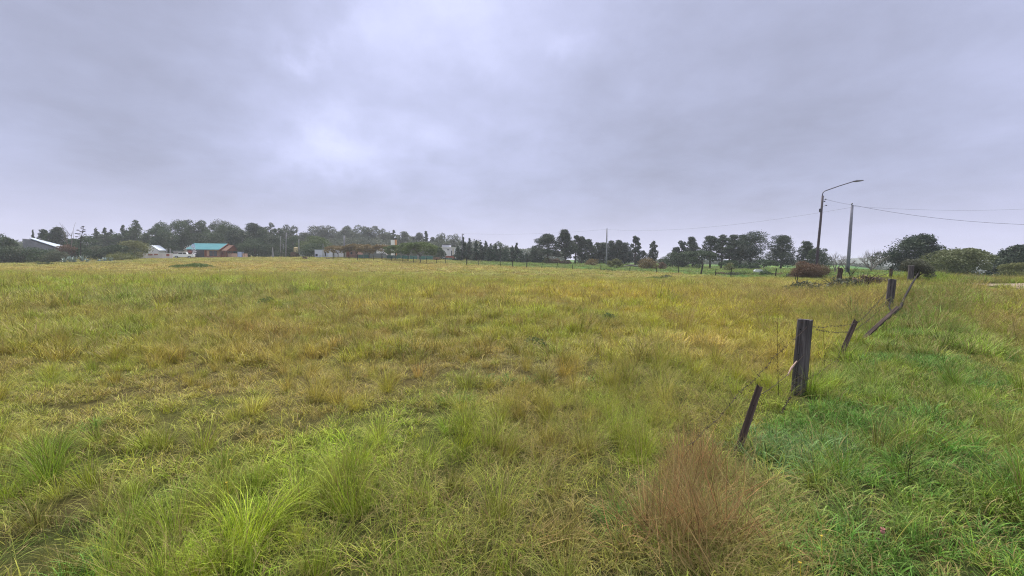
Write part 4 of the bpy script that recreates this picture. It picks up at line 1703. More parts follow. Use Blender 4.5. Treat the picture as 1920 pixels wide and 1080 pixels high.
def house():
    Y = 128.0
    b = Vector((X(390, Y), Y, gz(X(390, Y), Y)))
    root = empty('teal_roof_house', b, 'low timber and plaster house with a bright teal gable roof', 'house')
    lx = lambda px, YY=Y: X(px, YY) - b.x
    lz = lambda py, px=390, YY=Y: Z(px, py, YY) - b.z
    x0, x1 = lx(351), lx(410)
    ze, zr = lz(466.8), lz(456.4, 390, 131.5)
    D = 7.0
    # walls: solid box, carport shade painted on the left, plaster panels on the right
    m = MB()
    m.box(x0 + .4, x1 - .3, .35, D - .3, -.6, ze - .02)
    gw = m.build('wall', PALEO, root)
    m = MB()
    m.prism([(.3, ze), (D - .3, ze), (D / 2, zr - .15)], x1 - .55, x1 - .3, 'x')
    m.build('gable', ORANGE, root)
    m = MB()
    m.prism([(.3, ze), (D - .3, ze), (D / 2, zr - .15)], x0 + .4, x0 + .65, 'x')
    m.build('gable', ORANGE, root)
    m = MB()
    t = .14
    m.prism([(-.5, ze - .12), (D / 2, zr), (D + .5, ze - .12), (D + .5, ze - .12 - t), (D / 2, zr - t), (-.5, ze - .12 - t)], x0 - .2, x1 + .7, 'x')
    rf = m.build('roof', TEAL, root)
    m = MB()
    k = 30
    for i in range(k + 1):
        xx = x0 - .15 + (x1 - x0 + .8) * i / k
        m.prism([(-.49, ze - .115), (D / 2, zr + .005), (D / 2, zr + .045), (-.49, ze - .075)], xx - .02, xx + .02, 'x')
    m.build('ribs', TEAL, rf)
    m = MB()
    m.prism([(-.55, ze - .10), (D / 2, zr + .04), (D + .55, ze - .10), (D + .55, ze - .42), (D / 2, zr - .28), (-.55, ze - .42)], x1 + .703, x1 + .78, 'x')
    m.build('barge_board', ORANGE, rf)
    # front face pieces, each proud of the wall
    def panel(name, a, c, top, bot, mat, y=.28, th=.08):
        m = MB()
        m.box(lx(a), lx(c), y - th, y, lz(bot), lz(top))
        return m.build(name, mat, root)
    panel('carport_shade', 352, 382.5, 468.6, 483.6, DARKG, .34)  # flat dark sheet on the wall, painted in for the carport's inner shade
    panel('wall_panel', 383.5, 387.5, 469.2, 480, ORANGE)['label'] = 'orange plaster strip left of the windows'
    w = panel('window', 392.5, 407, 470, 480.2, DARKG)
    for a in (392.2, 399.5, 407):
        m = MB()
        m.box(lx(a) - .04, lx(a) + .06, .16, .195, lz(480.3), lz(469.8))
        m.build('window_frame', ORANGE, w)
    panel('skirting', 383, 410, 480.6, 482, ORANGE, .30, .12)
    m = MB()
    m.box(lx(383), lx(418), -1.0, .30, -.5, lz(482.2))
    m.build('terrace', GREYC, root)
    # right gable porch with posts and railing, in orange timber
    m = MB()
    xa, xb = x1 - .28, x1 + 2.2
    zz = lz(469.5)
    m.prism([(.4, zz), (D - .4, zz), (D / 2, zr - .45)], xb - .2, xb, 'x')
    m.box(xa, xb, .4, .52, zz - .15, zz)
    m.build('porch_gable', ORANGE, root)
    m = MB()
    m.prism([(0, zz), (D / 2, zr - .42), (D, zz), (D, zz - .1), (D / 2, zr - .55), (0, zz - .1)], x1 + .8, xb + .3, 'x')
    m.build('porch_roof', simple('brown_roof', (.11, .045, .03), .7, .2, 2), root)
    for (xx, yy) in ((xb - .15, .5), (x1 + 1.4, .5), (xb - .15, D - .6), (xb - .15, D * .5)):
        m = MB()
        m.box(xx - .09, xx + .09, yy - .09, yy + .09, -.3, zz - .1)
        m.build('porch_post', ORANGE, root)
    m = MB()
    m.box(x1 - .2, xb - .3, .45, .5, .75, .85)
    for i in range(12):
        xx = x1 - .15 + (xb - x1 - .2) * i / 12
        m.box(xx, xx + .07, .46, .5, .1, .75)
    m.build('railing', ORANGE, root)
    m = MB()
    m.box(x1 - .29, x1 - .02, 1.4, 2.5, .1, 2.1)
    m.build('door', simple('red_door', (.24, .06, .035), .6, .2, 3), root)
    # low annex on the right
    m = MB()
    m.box(lx(418.5), lx(436), 2.2, 5.0, -.3, lz(474.5))
    m.build('annex', PALEO, root)
    m = MB()
    m.box(lx(418), lx(457), 1.4, 1.9, -.3, lz(481.3))
    m.build('terrace_wall', TRIMW, root)
    m = MB()
    m.box(lx(438), lx(445.5), 2.0, 3.2, lz(481.2), lz(471.3))
    m.build('panel', simple('blue_white_sheet', (.42, .48, .66), .6, .1, 1), root)
    m = MB()
    for a, c in ((447.5, 451), (452, 456.5)):
        m.box(lx(a), lx(c), 2.0, 2.2, lz(481.2), lz(474.5))
    m.build('low_screen', PALEO, root)


house()


def windmill():
    Y = 125.5
    c = P(355.8, 472, Y)
    z0 = gz(c.x, Y)
    b = Vector((c.x, Y, z0))
    root = empty('windmill_wheel', b, 'old farm windmill wheel with pale blades and red hub before the teal roofed house', 'windmill')
    R_ = 12.3 * Y / F
    cz = c.z - z0
    for i in range(20):
        a = i * math.pi / 10
        m = MB()
        ca, sa = math.cos(a), math.sin(a)
        r0, r1 = R_ * .42, R_
        w0, w1 = .07, .15
        tw = .10
        pts = []
        for r, w in ((r0, w0), (r1, w1)):
            for s in (-1, 1):
                pts.append((ca * r - sa * w * s, tw * s, cz + sa * r + ca * w * s))
        vs = pts + [(x, y + .02, z) for x, y, z in pts]
        m.add(vs, [(0, 1, 3, 2), (4, 6, 7, 5), (0, 4, 5, 1), (2, 3, 7, 6), (0, 2, 6, 4), (1, 5, 7, 3)])
        m.build('blade', simple('windmill_blade', (.50, .48, .52), .5, .2, 2), root)
    m = MB()
    for rr in (R_ * .40, R_ * .78):
        m.tube([(math.cos(k * math.pi / 16) * rr, .05, cz + math.sin(k * math.pi / 16) * rr) for k in range(33)], .03, 4, False)
    m.build('ring', simple('red_rust', (.24, .055, .04), .7, .3, 3), root)
    m = MB()
    m.tube([(0, -.15, cz), (0, .5, cz)], [.35, .3], 12)
    for i in range(10):
        a = i * math.pi / 5
        m.tube([(0, .02, cz), (math.cos(a) * R_ * .45, .05, cz + math.sin(a) * R_ * .45)], .03, 4)
    m.build('hub', MATS['red_rust'], root)
    m = MB()
    for s in (-1, 1):
        m.tube([(s * .9, .6, -.1), (0, .5, cz)], .06, 5)
        m.tube([(s * .9, 1.6, -.1), (0, .6, cz)], .06, 5)
    m.build('frame', MATS['red_rust'], root)
    m = MB()
    zt = P(358, 457.0, Y).z - z0
    m.tube([(0, .6, cz), (.3, 1.0, zt - .6)], .04, 5)
    m.prism([(-.25, zt - 1.1), (1.0, zt - 1.1), (.75, zt), (-.05, zt)], 1.0, 1.03)
    m.build('tail_vane', simple('vane_blue', (.35, .46, .62), .5, .1, 2), root)


windmill()


def pickup():
    Y = 123.0
    c = P(344.5, 484, Y)
    b = Vector((c.x, Y, gz(c.x, Y)))
    root = empty('pickup_truck', b, 'white double cab pickup truck parked beside the windmill wheel', 'truck', rz=R(25))
    body = MB()
    L, W_ = 5.0, 1.8
    prof = [(-2.5, .45), (-2.5, .95), (-2.3, 1.08), (-1.35, 1.18), (-.75, 1.72), (.75, 1.75), (.95, 1.15), (2.45, 1.12), (2.5, .5), (1.95, .42), (1.8, .75), (1.15, .75), (1.0, .42), (-1.05, .42), (-1.2, .75), (-1.85, .75), (-2.0, .42)]
    body.prism(prof, -W_ / 2, W_ / 2)
    wh = simple('white_paint', (.72, .73, .78), .35, .03, 1)
    body.build('body', wh, root, bevel=.04)
    m = MB()
    m.prism([(-1.28, 1.2), (-.76, 1.64), (-.05, 1.67), (-.05, 1.2)], -W_ / 2 - .01, W_ / 2 + .01)
    m.prism([(.03, 1.2), (.03, 1.67), (.68, 1.67), (.82, 1.2)], -W_ / 2 - .01, W_ / 2 + .01)
    m.build('window', DARKG, root)
    m = MB()
    m.add([(-1.37, -.78, 1.21), (-1.37, .78, 1.21), (-.80, .68, 1.70), (-.80, -.68, 1.70)], [(0, 1, 2, 3)])
    m.build('windscreen', DARKG, root)
    for sx in (-1.52, 1.48):
        for sy in (-.80, .80):
            m = MB()
            m.tube([(sx, sy - .12, .36), (sx, sy + .12, .36)], .36, 16)
            t = m.build('tyre', simple('tyre_rubber', (.02, .02, .022), .8, .1, 5), root)
            m = MB()
            m.tube([(sx, sy - .13, .36), (sx, sy + .13, .36)], .19, 12)
            m.build('rim', METAL, t)
    for sy in (-.65, .65):
        m = MB()
        m.box(-2.53, -2.48, sy - .18, sy + .18, .75, .95)
        m.build('headlight', simple('lamp_glass', (.7, .7, .75), .2, .05, 4), root)
    m = MB()
    m.box(-2.56, -2.50, -.85, .85, .42, .62)
    m.build('bumper', simple('black_fitting', (.03, .03, .035), .5, .1, 5), root)


pickup()


def box_building(name, pxa, pxb, top, bot, Y, depth, mat, label, cat, roof=None, over=.25, parts=(), rslope=0.0, roofname='roof'):
    xa, xb = X(pxa, Y), X(pxb, Y)
    xc = (xa + xb) / 2
    zb = gz(xc, Y)
    b = Vector((xc, Y, zb))
    root = empty(name, b, label, cat)
    zt = Z((pxa + pxb) / 2, top, Y) - zb
    w = xb - xa
    m = MB()
    m.box(-w / 2, w / 2, 0, depth, -1.0, zt)
    m.build('wall', mat, root)
    m = MB()
    m.prism([(-w / 2 - over, zt + .003), (w / 2 + over, zt + .003 + rslope), (w / 2 + over, zt + .13 + rslope), (-w / 2 - over, zt + .13)], -over, depth + over)
    m.build(roofname, roof or GREYC, root)
    for (nm, a, c, t, bo, mt) in parts:
        m = MB()
        m.box(X(a, Y) - xc, X(c, Y) - xc, -.07, -.004, Z((a + c) / 2, bo, Y) - zb, Z((a + c) / 2, t, Y) - zb)
        m.build(nm, mt, root)
    return root


# wedge shaped shed at far left
def wedge_shed():
    Y = 104.0
    b = Vector((X(80, Y), Y, gz(X(80, Y), Y)))
    root = empty('wedge_shed', b, 'grey wedge shaped shed with a bright sloping metal roof at far left', 'shed')
    lx = lambda px: X(px, Y) - b.x
    lz = lambda px, py: Z(px, py, Y) - b.z
    D = 9.0
    m = MB()
    m.prism([(lx(45), -.5), (lx(124), -.5), (lx(124), lz(124, 471)), (lx(57), lz(57, 448.8)), (lx(45), lz(45, 447.5))], 0, 3.0)
    m.build('wall', GREYC, root)
    m = MB()
    D = 4.0
    vs = [P(55, 447.2, Y - .25) - b, P(126, 470.3, Y - .25) - b, P(125, 463, Y + D) - b, P(60, 446.4, Y + D) - b]
    vs += [v + Vector((0, 0, .12)) for v in vs]
    m.add(vs, [(0, 1, 2, 3), (4, 7, 6, 5), (0, 4, 5, 1), (1, 5, 6, 2), (2, 6, 7, 3), (3, 7, 4, 0)])
    rf = m.build('roof', METAL, root)
    m = MB()
    for i in range(1, 8):
        t = i / 8
        a = Vector(vs[4]).lerp(Vector(vs[5]), t)
        c = Vector(vs[7]).lerp(Vector(vs[6]), t)
        m.tube([a, c], .04, 4)
    m.build('seam', METAL, rf)


wedge_shed()
# low white wall with broken coloured top
w = box_building('garden_wall', 260, 323.5, 475.5, 484.6, 112, .3, simple('limewash', (.66, .60, .63), .9, .2, .8), 'long low white garden wall with flaking reddish patches', 'wall', TRIMW, .03,
                 [('flaking_patch', 279, 287, 476.3, 478.8, simple('red_brick', (.30, .10, .075), .9, .3, 2.5)), ('flaking_patch', 290, 297, 476.0, 478, REDB), ('flaking_patch', 313, 318.5, 476.2, 480, REDB)], roofname='coping')
for px in (312.8, 319.8):
    Y = 113
    b = P(px, 480, Y)
    b.z = gz(b.x, Y)
    o = MB()
    o.box(-.12, .12, -.12, .12, -.2, Z(px, 466, Y) - b.z)
    o = o.build('gate_post', CONC, bevel=.02)
    o.location = b
    tag(o, 'slim pale upright post at the right end of the white wall, ' + ('left' if px < 315 else 'right') + ' one of two', 'post', 'two slim posts by the white wall')


def gabled(name, pxa, pxb, eave, ridge, Y, D, wallm, roofm, label, cat='house'):
    xa, xb = X(pxa, Y), X(pxb, Y)
    xc = (xa + xb) / 2
    zb = gz(xc, Y)
    root = empty(name, (xc, Y, zb), label, cat)
    w = xb - xa
    ze, zr = Z((pxa + pxb) / 2, eave, Y) - zb, Z((pxa + pxb) / 2, ridge, Y) - zb
    m = MB()
    m.prism([(-w / 2, -.5), (w / 2, -.5), (w / 2, ze), (-w * .1, zr), (-w / 2, ze + (zr - ze) * .75)], 0, D)
    m.build('wall', wallm, root)
    m = MB()
    m.prism([(-w / 2 - .2, ze + (zr - ze) * .72), (-w * .1, zr + .02), (w / 2 + .3, ze - .1), (w / 2 + .3, ze + .06), (-w * .1, zr + .2), (-w / 2 - .2, ze + (zr - ze) * .72 + .17)], -.3, D + .3)
    m.build('roof', roofm, root)
    return root


gabled('white_house', 279, 299, 469.5, 461, 130, 2.5, WHITE, METAL, 'small white gabled house behind the low white wall')
box_building('grey_outbuilding', 326, 340, 471.2, 484, 131, 3, simple('grey_block', (.32, .30, .35), .85, .15, 1), 'low grey outbuilding behind the white pickup truck', 'shed', METAL)
box_building('white_shed', 590.5, 604, 469, 480.6, 124, 3, simple('cool_white_sheet', (.50, .52, .66), .7, .08, .7), 'pale white box shed at the foot of the round willow', 'shed', METAL, .05, [('door', 592, 596, 476, 480.6, DARKG)])
box_building('white_shed', 606, 616, 469, 480.8, 126, 3, simple('cool_white_sheet', (.50, .52, .66), .7, .08, .7), 'white shed with dark door opening right of the box shed', 'shed', METAL, .05, [('door', 607.5, 611.5, 472, 480, DARKG)])
w = box_building('brick_shed', 644, 671, 469.6, 482, 123, 4, PINK, 'pink and red brick shed with a flat top among ochre trees', 'shed', METAL, .05,
                 [('white_panel', 644.2, 648.5, 470.5, 482, TRIMW), ('red_panel', 650.5, 655.5, 471.5, 481, REDB), ('window', 657.5, 661, 472.5, 477, DARKG)])
box_building('low_white_house', 623, 645, 466.8, 480, 134, 6, WHITE, 'low white house with a flat roof behind the ochre trees', 'house', METAL, .2)
box_building('water_tower', 733, 739.3, 450.5, 480, 140, 1.0, TRIMW, 'slim white square tower rising above the green umbrella trees', 'tower', WHITE, .02)
box_building('orange_chimney', 739.8, 743.3, 450.0, 480, 141, .7, simple('orange_render', (.52, .26, .12), .8, .1, 1), 'orange rendered chimney directly right of the white tower', 'chimney', REDB, .02)
box_building('white_bungalow', 706, 722, 459.3, 481, 142, 3, WHITE, 'white roofed bungalow mostly hidden behind ochre trees left of the tower', 'house', TRIMW, .3)
wb = box_building('white_villa', 829, 853, 464.2, 481, 134, 6, WHITE, 'modern white two level house beside the dark conifer row', 'house', TRIMW, .25,
                  [('window', 838.5, 842, 467.6, 469.2, DARKG), ('doorway', 846, 847.5, 470, 481, DARKG), ('side_panel', 848.5, 850.5, 466, 481, simple('beige', (.50, .44, .36), .8, .1, 1))])
m = MB()
zb = wb.location.z
xc = wb.location.x
m.box(X(828, 134) - xc, X(842, 134) - xc, .8, 4.5, Z(835, 464.0, 134) - zb + .14, Z(835, 459, 134) - zb)
m.build('upper_storey', WHITE, wb)
m = MB()
m.box(X(827.5, 134) - xc, X(842.6, 134) - xc, .6, 4.7, Z(835, 459, 134) - zb + .003, Z(835, 458, 134) - zb)
m.build('roof', simple('dark_roof', (.06, .06, .08), .7, .1, 2), wb)
box_building('brick_garden_wall', 835, 853, 480.5, 488, 127, .3, REDB, 'low red brick wall in front of the white two level house', 'wall', REDB, .02, roofname='coping')
box_building('grey_garden_wall', 693, 724, 476, 484, 124, .3, simple('grey_panels', (.17, .19, .21), .8, .15, 1), 'grey panel wall under the ochre umbrella trees', 'wall', GREYC, .02, roofname='coping')
tm = simple('teal_mesh', (.07, .17, .16), .8, .2, 2)
for pa, pb, lab in ((671.5, 692, 'teal screened fence right of the pink brick shed'), (725, 752, 'teal screened fence under the green umbrella trees left side'), (752.5, 783, 'teal screened fence behind the nearest umbrella tree trunk'), (785, 812, 'teal screened fence right of the nearest umbrella tree'), (834, 848, 'low teal panel below the red brick wall')):
    Y = 118 if pa < 830 else 125
    xa, xb = X(pa, Y), X(pb, Y)
    b = Vector(((xa + xb) / 2, Y, gz((xa + xb) / 2, Y)))
    root = empty('screen_fence', b, lab, 'fence')
    m = MB()
    h = 1.1 if pa < 830 else .7
    m.box((xa - xb) / 2, (xb - xa) / 2, 0, .05, .1, h)
    m.build('screen', tm, root)
    k = max(2, int((xb - xa) / 2.2))
    for i in range(k + 1):
        m = MB()
        xx = (xa - xb) / 2 + (xb - xa) * i / k
        m.box(xx - .05, xx + .05, -.08, -.003, -.1, h + .15)
        m.build('post', CONC, root)
# water tanks
def tank(px, top, bot, Y, wpx, mat, label, legs=True):
    b = P(px, bot, Y)
    b.z = gz(b.x, Y)
    root = empty('water_tank', b, label, 'tank')
    r = wpx / 2 * Y / F
    zt, zb = Z(px, top, Y) - b.z, Z(px, bot, Y) - b.z
    m = MB()
    m.tube([(0, 0, zb), (0, 0, zb + .05), (0, 0, zt - r * .4), (0, 0, zt - r * .12), (0, 0, zt)], [r * .9, r, r, r * .75, r * .25], 16)
    m.build('barrel', mat, root, False)
    m = MB()
    for sx in (-.6, .6):
        for sy in (-.6, .6):
            m.tube([(sx * r, sy * r, -.2), (sx * r, sy * r, zb)], .08, 5)
    m.box(-r, r, -r, r, zb - .15, zb - .004)
    m.build('stand', BARK, root)


tank(555, 463.3, 473.5, 127, 7.5, simple('yellow_tank', (.42, .34, .20), .6, .1, 1), 'yellowish round water tank on a stand left of the willow')
tank(622.8, 462, 469.3, 130, 7.5, TRIMW, 'white round water tank above the low white house')
# white marker pyramid in front of the grove
b = P(511.5, 476, 126)
b.z = gz(b.x, 126)
m = MB()
hz = Z(511, 463.5, 126) - b.z
m.add([(-.32, -.2, -.1), (.36, -.2, -.1), (.36, .2, -.1), (-.32, .2, -.1), (-.12, 0, hz), (.05, 0, hz)], [(0, 1, 5, 4), (1, 2, 5), (2, 3, 4, 5), (3, 0, 4), (3, 2, 1, 0)])
o = m.build('white_marker', CONC)
o.location = b
tag(o, 'narrow white pointed marker in front of the dark grove edge', 'marker')
# white slab / stone in the hedge
b = P(1421, 510, 62)
b.z = gz(b.x, 62)
m = MB()
m.prism([(-.5, -.1), (.55, -.1), (.57, .12), (.25, .24), (-.35, .20), (-.52, .08)], -.2, .2)
o = m.build('white_boulder', TRIMW, bevel=.06)
o.location = b + Vector((0, 0, .35))
tag(o, 'pale white slab lying among the low shrubs right of centre', 'boulder')
# fallen pale trunk in the green strip
b = P(1183, 501, 96)
b.z = gz(b.x, 96)
m = MB()
m.tube([(-1.6, 0, .3), (0, .2, .55), (1.4, 0, .35), (2.6, .1, .5)], [.12, .2, .18, .08], 7)
o = m.build('fallen_log', BARKP)
o.location = b
tag(o, 'pale fallen trunk lying in the green strip behind the fence', 'log')

# ------------------------------------------------------------------ agaves
def agave(px, py, Y, wpx, hpx, label, stalk=None):
    g = random.Random(int(px * 7))
    b = P(px, py, Y)
    b.z = gz(b.x, Y)
    root = empty('agave', b, label, 'agave', 'agaves along the hedge')
    r = wpx / 2 * Y / F
    h = hpx * Y / F
    m = MB()
    for i in range(22):
        a = g.random() * 6.28
        e = g.uniform(.25, 1.35)
        L = r * 1.15 * (.8 + .3 * g.random()) if e < .8 else h
        tip = Vector((math.cos(a) * math.cos(e) * L, math.sin(a) * math.cos(e) * L, max(math.sin(e) * L, .2)))
        mid = tip * .45 + Vector((0, 0, .1 * L))
        s = Vector((-math.sin(a), math.cos(a), 0)) * .11
        m.add([-s * .6, s * .6, mid + s, tip, mid - s, mid * .9 - Vector((0, 0, .06))], [(0, 1, 2, 5), (5, 2, 3), (5, 3, 4), (0, 5, 4), (0, 4, 3, 2, 1)])
    m.build('leaves', simple('agave_leaf', (.25, .31, .31), .55, .2, 3), root)


for i, (px, py, Y, w, h) in enumerate([(121, 489, 84, 14, 12), (131, 489, 85, 16, 14), (139, 489, 83, 13, 14), (155, 489, 85, 14, 16), (164, 489, 84, 10, 9), (186, 487, 86, 12, 8), (197, 486.5, 88, 14, 10), (207, 486, 88, 10, 10)]):
    lab = ['small bluish agave at the left end of the spiky row', 'broad bluish agave second in the row from the left', 'bluish agave just left of the gap in the row', 'tall upright bluish agave under the dried flower stalk',
           'small agave right of the tall upright one', 'low agave left of the last broad one', 'broad agave near the right end of the spiky row', 'last agave at the right end of the spiky row'][i]
    agave(px, py, Y, w, h, lab)

# dried agave flower stalk: leaning stem with flat tiers
Y = 95
b = P(150.5, 470, Y)
b.z = gz(b.x, Y)
root = empty('agave_stalk', b, 'tall dried agave flower stalk with flat dark tiers against the sky', 'plant')
m = MB()
sp = [Vector((0, 0, 0)), P(151.5, 452, Y) - b, P(153.5, 440, Y) - b, P(157, 425, Y) - b]
m.tube(sp, [.09, .075, .06, .03], 6)
m.build('stem', BRANCH, root)
for i, (px, py) in enumerate([(143.5, 444), (148.5, 438.5), (152, 434.5), (157.5, 434), (153, 427.5), (158, 431), (146, 431.5), (143, 438), (159.5, 439), (155.5, 424.5), (149, 447), (156.5, 445.5)]):
    p = P(px, py, Y) - b
    m = MB()
    q = sp[2] if py > 436 else sp[3].lerp(sp[2], .5)
    m.tube([q + Vector((0, 0, -.5)), p.lerp(q, .4) - Vector((0, 0, .15)), p], .025, 4)
    m.ball(p, .32, 8, 5, 1.0, .7, .32)
    m.build('flower_tier', BRANCH, root)

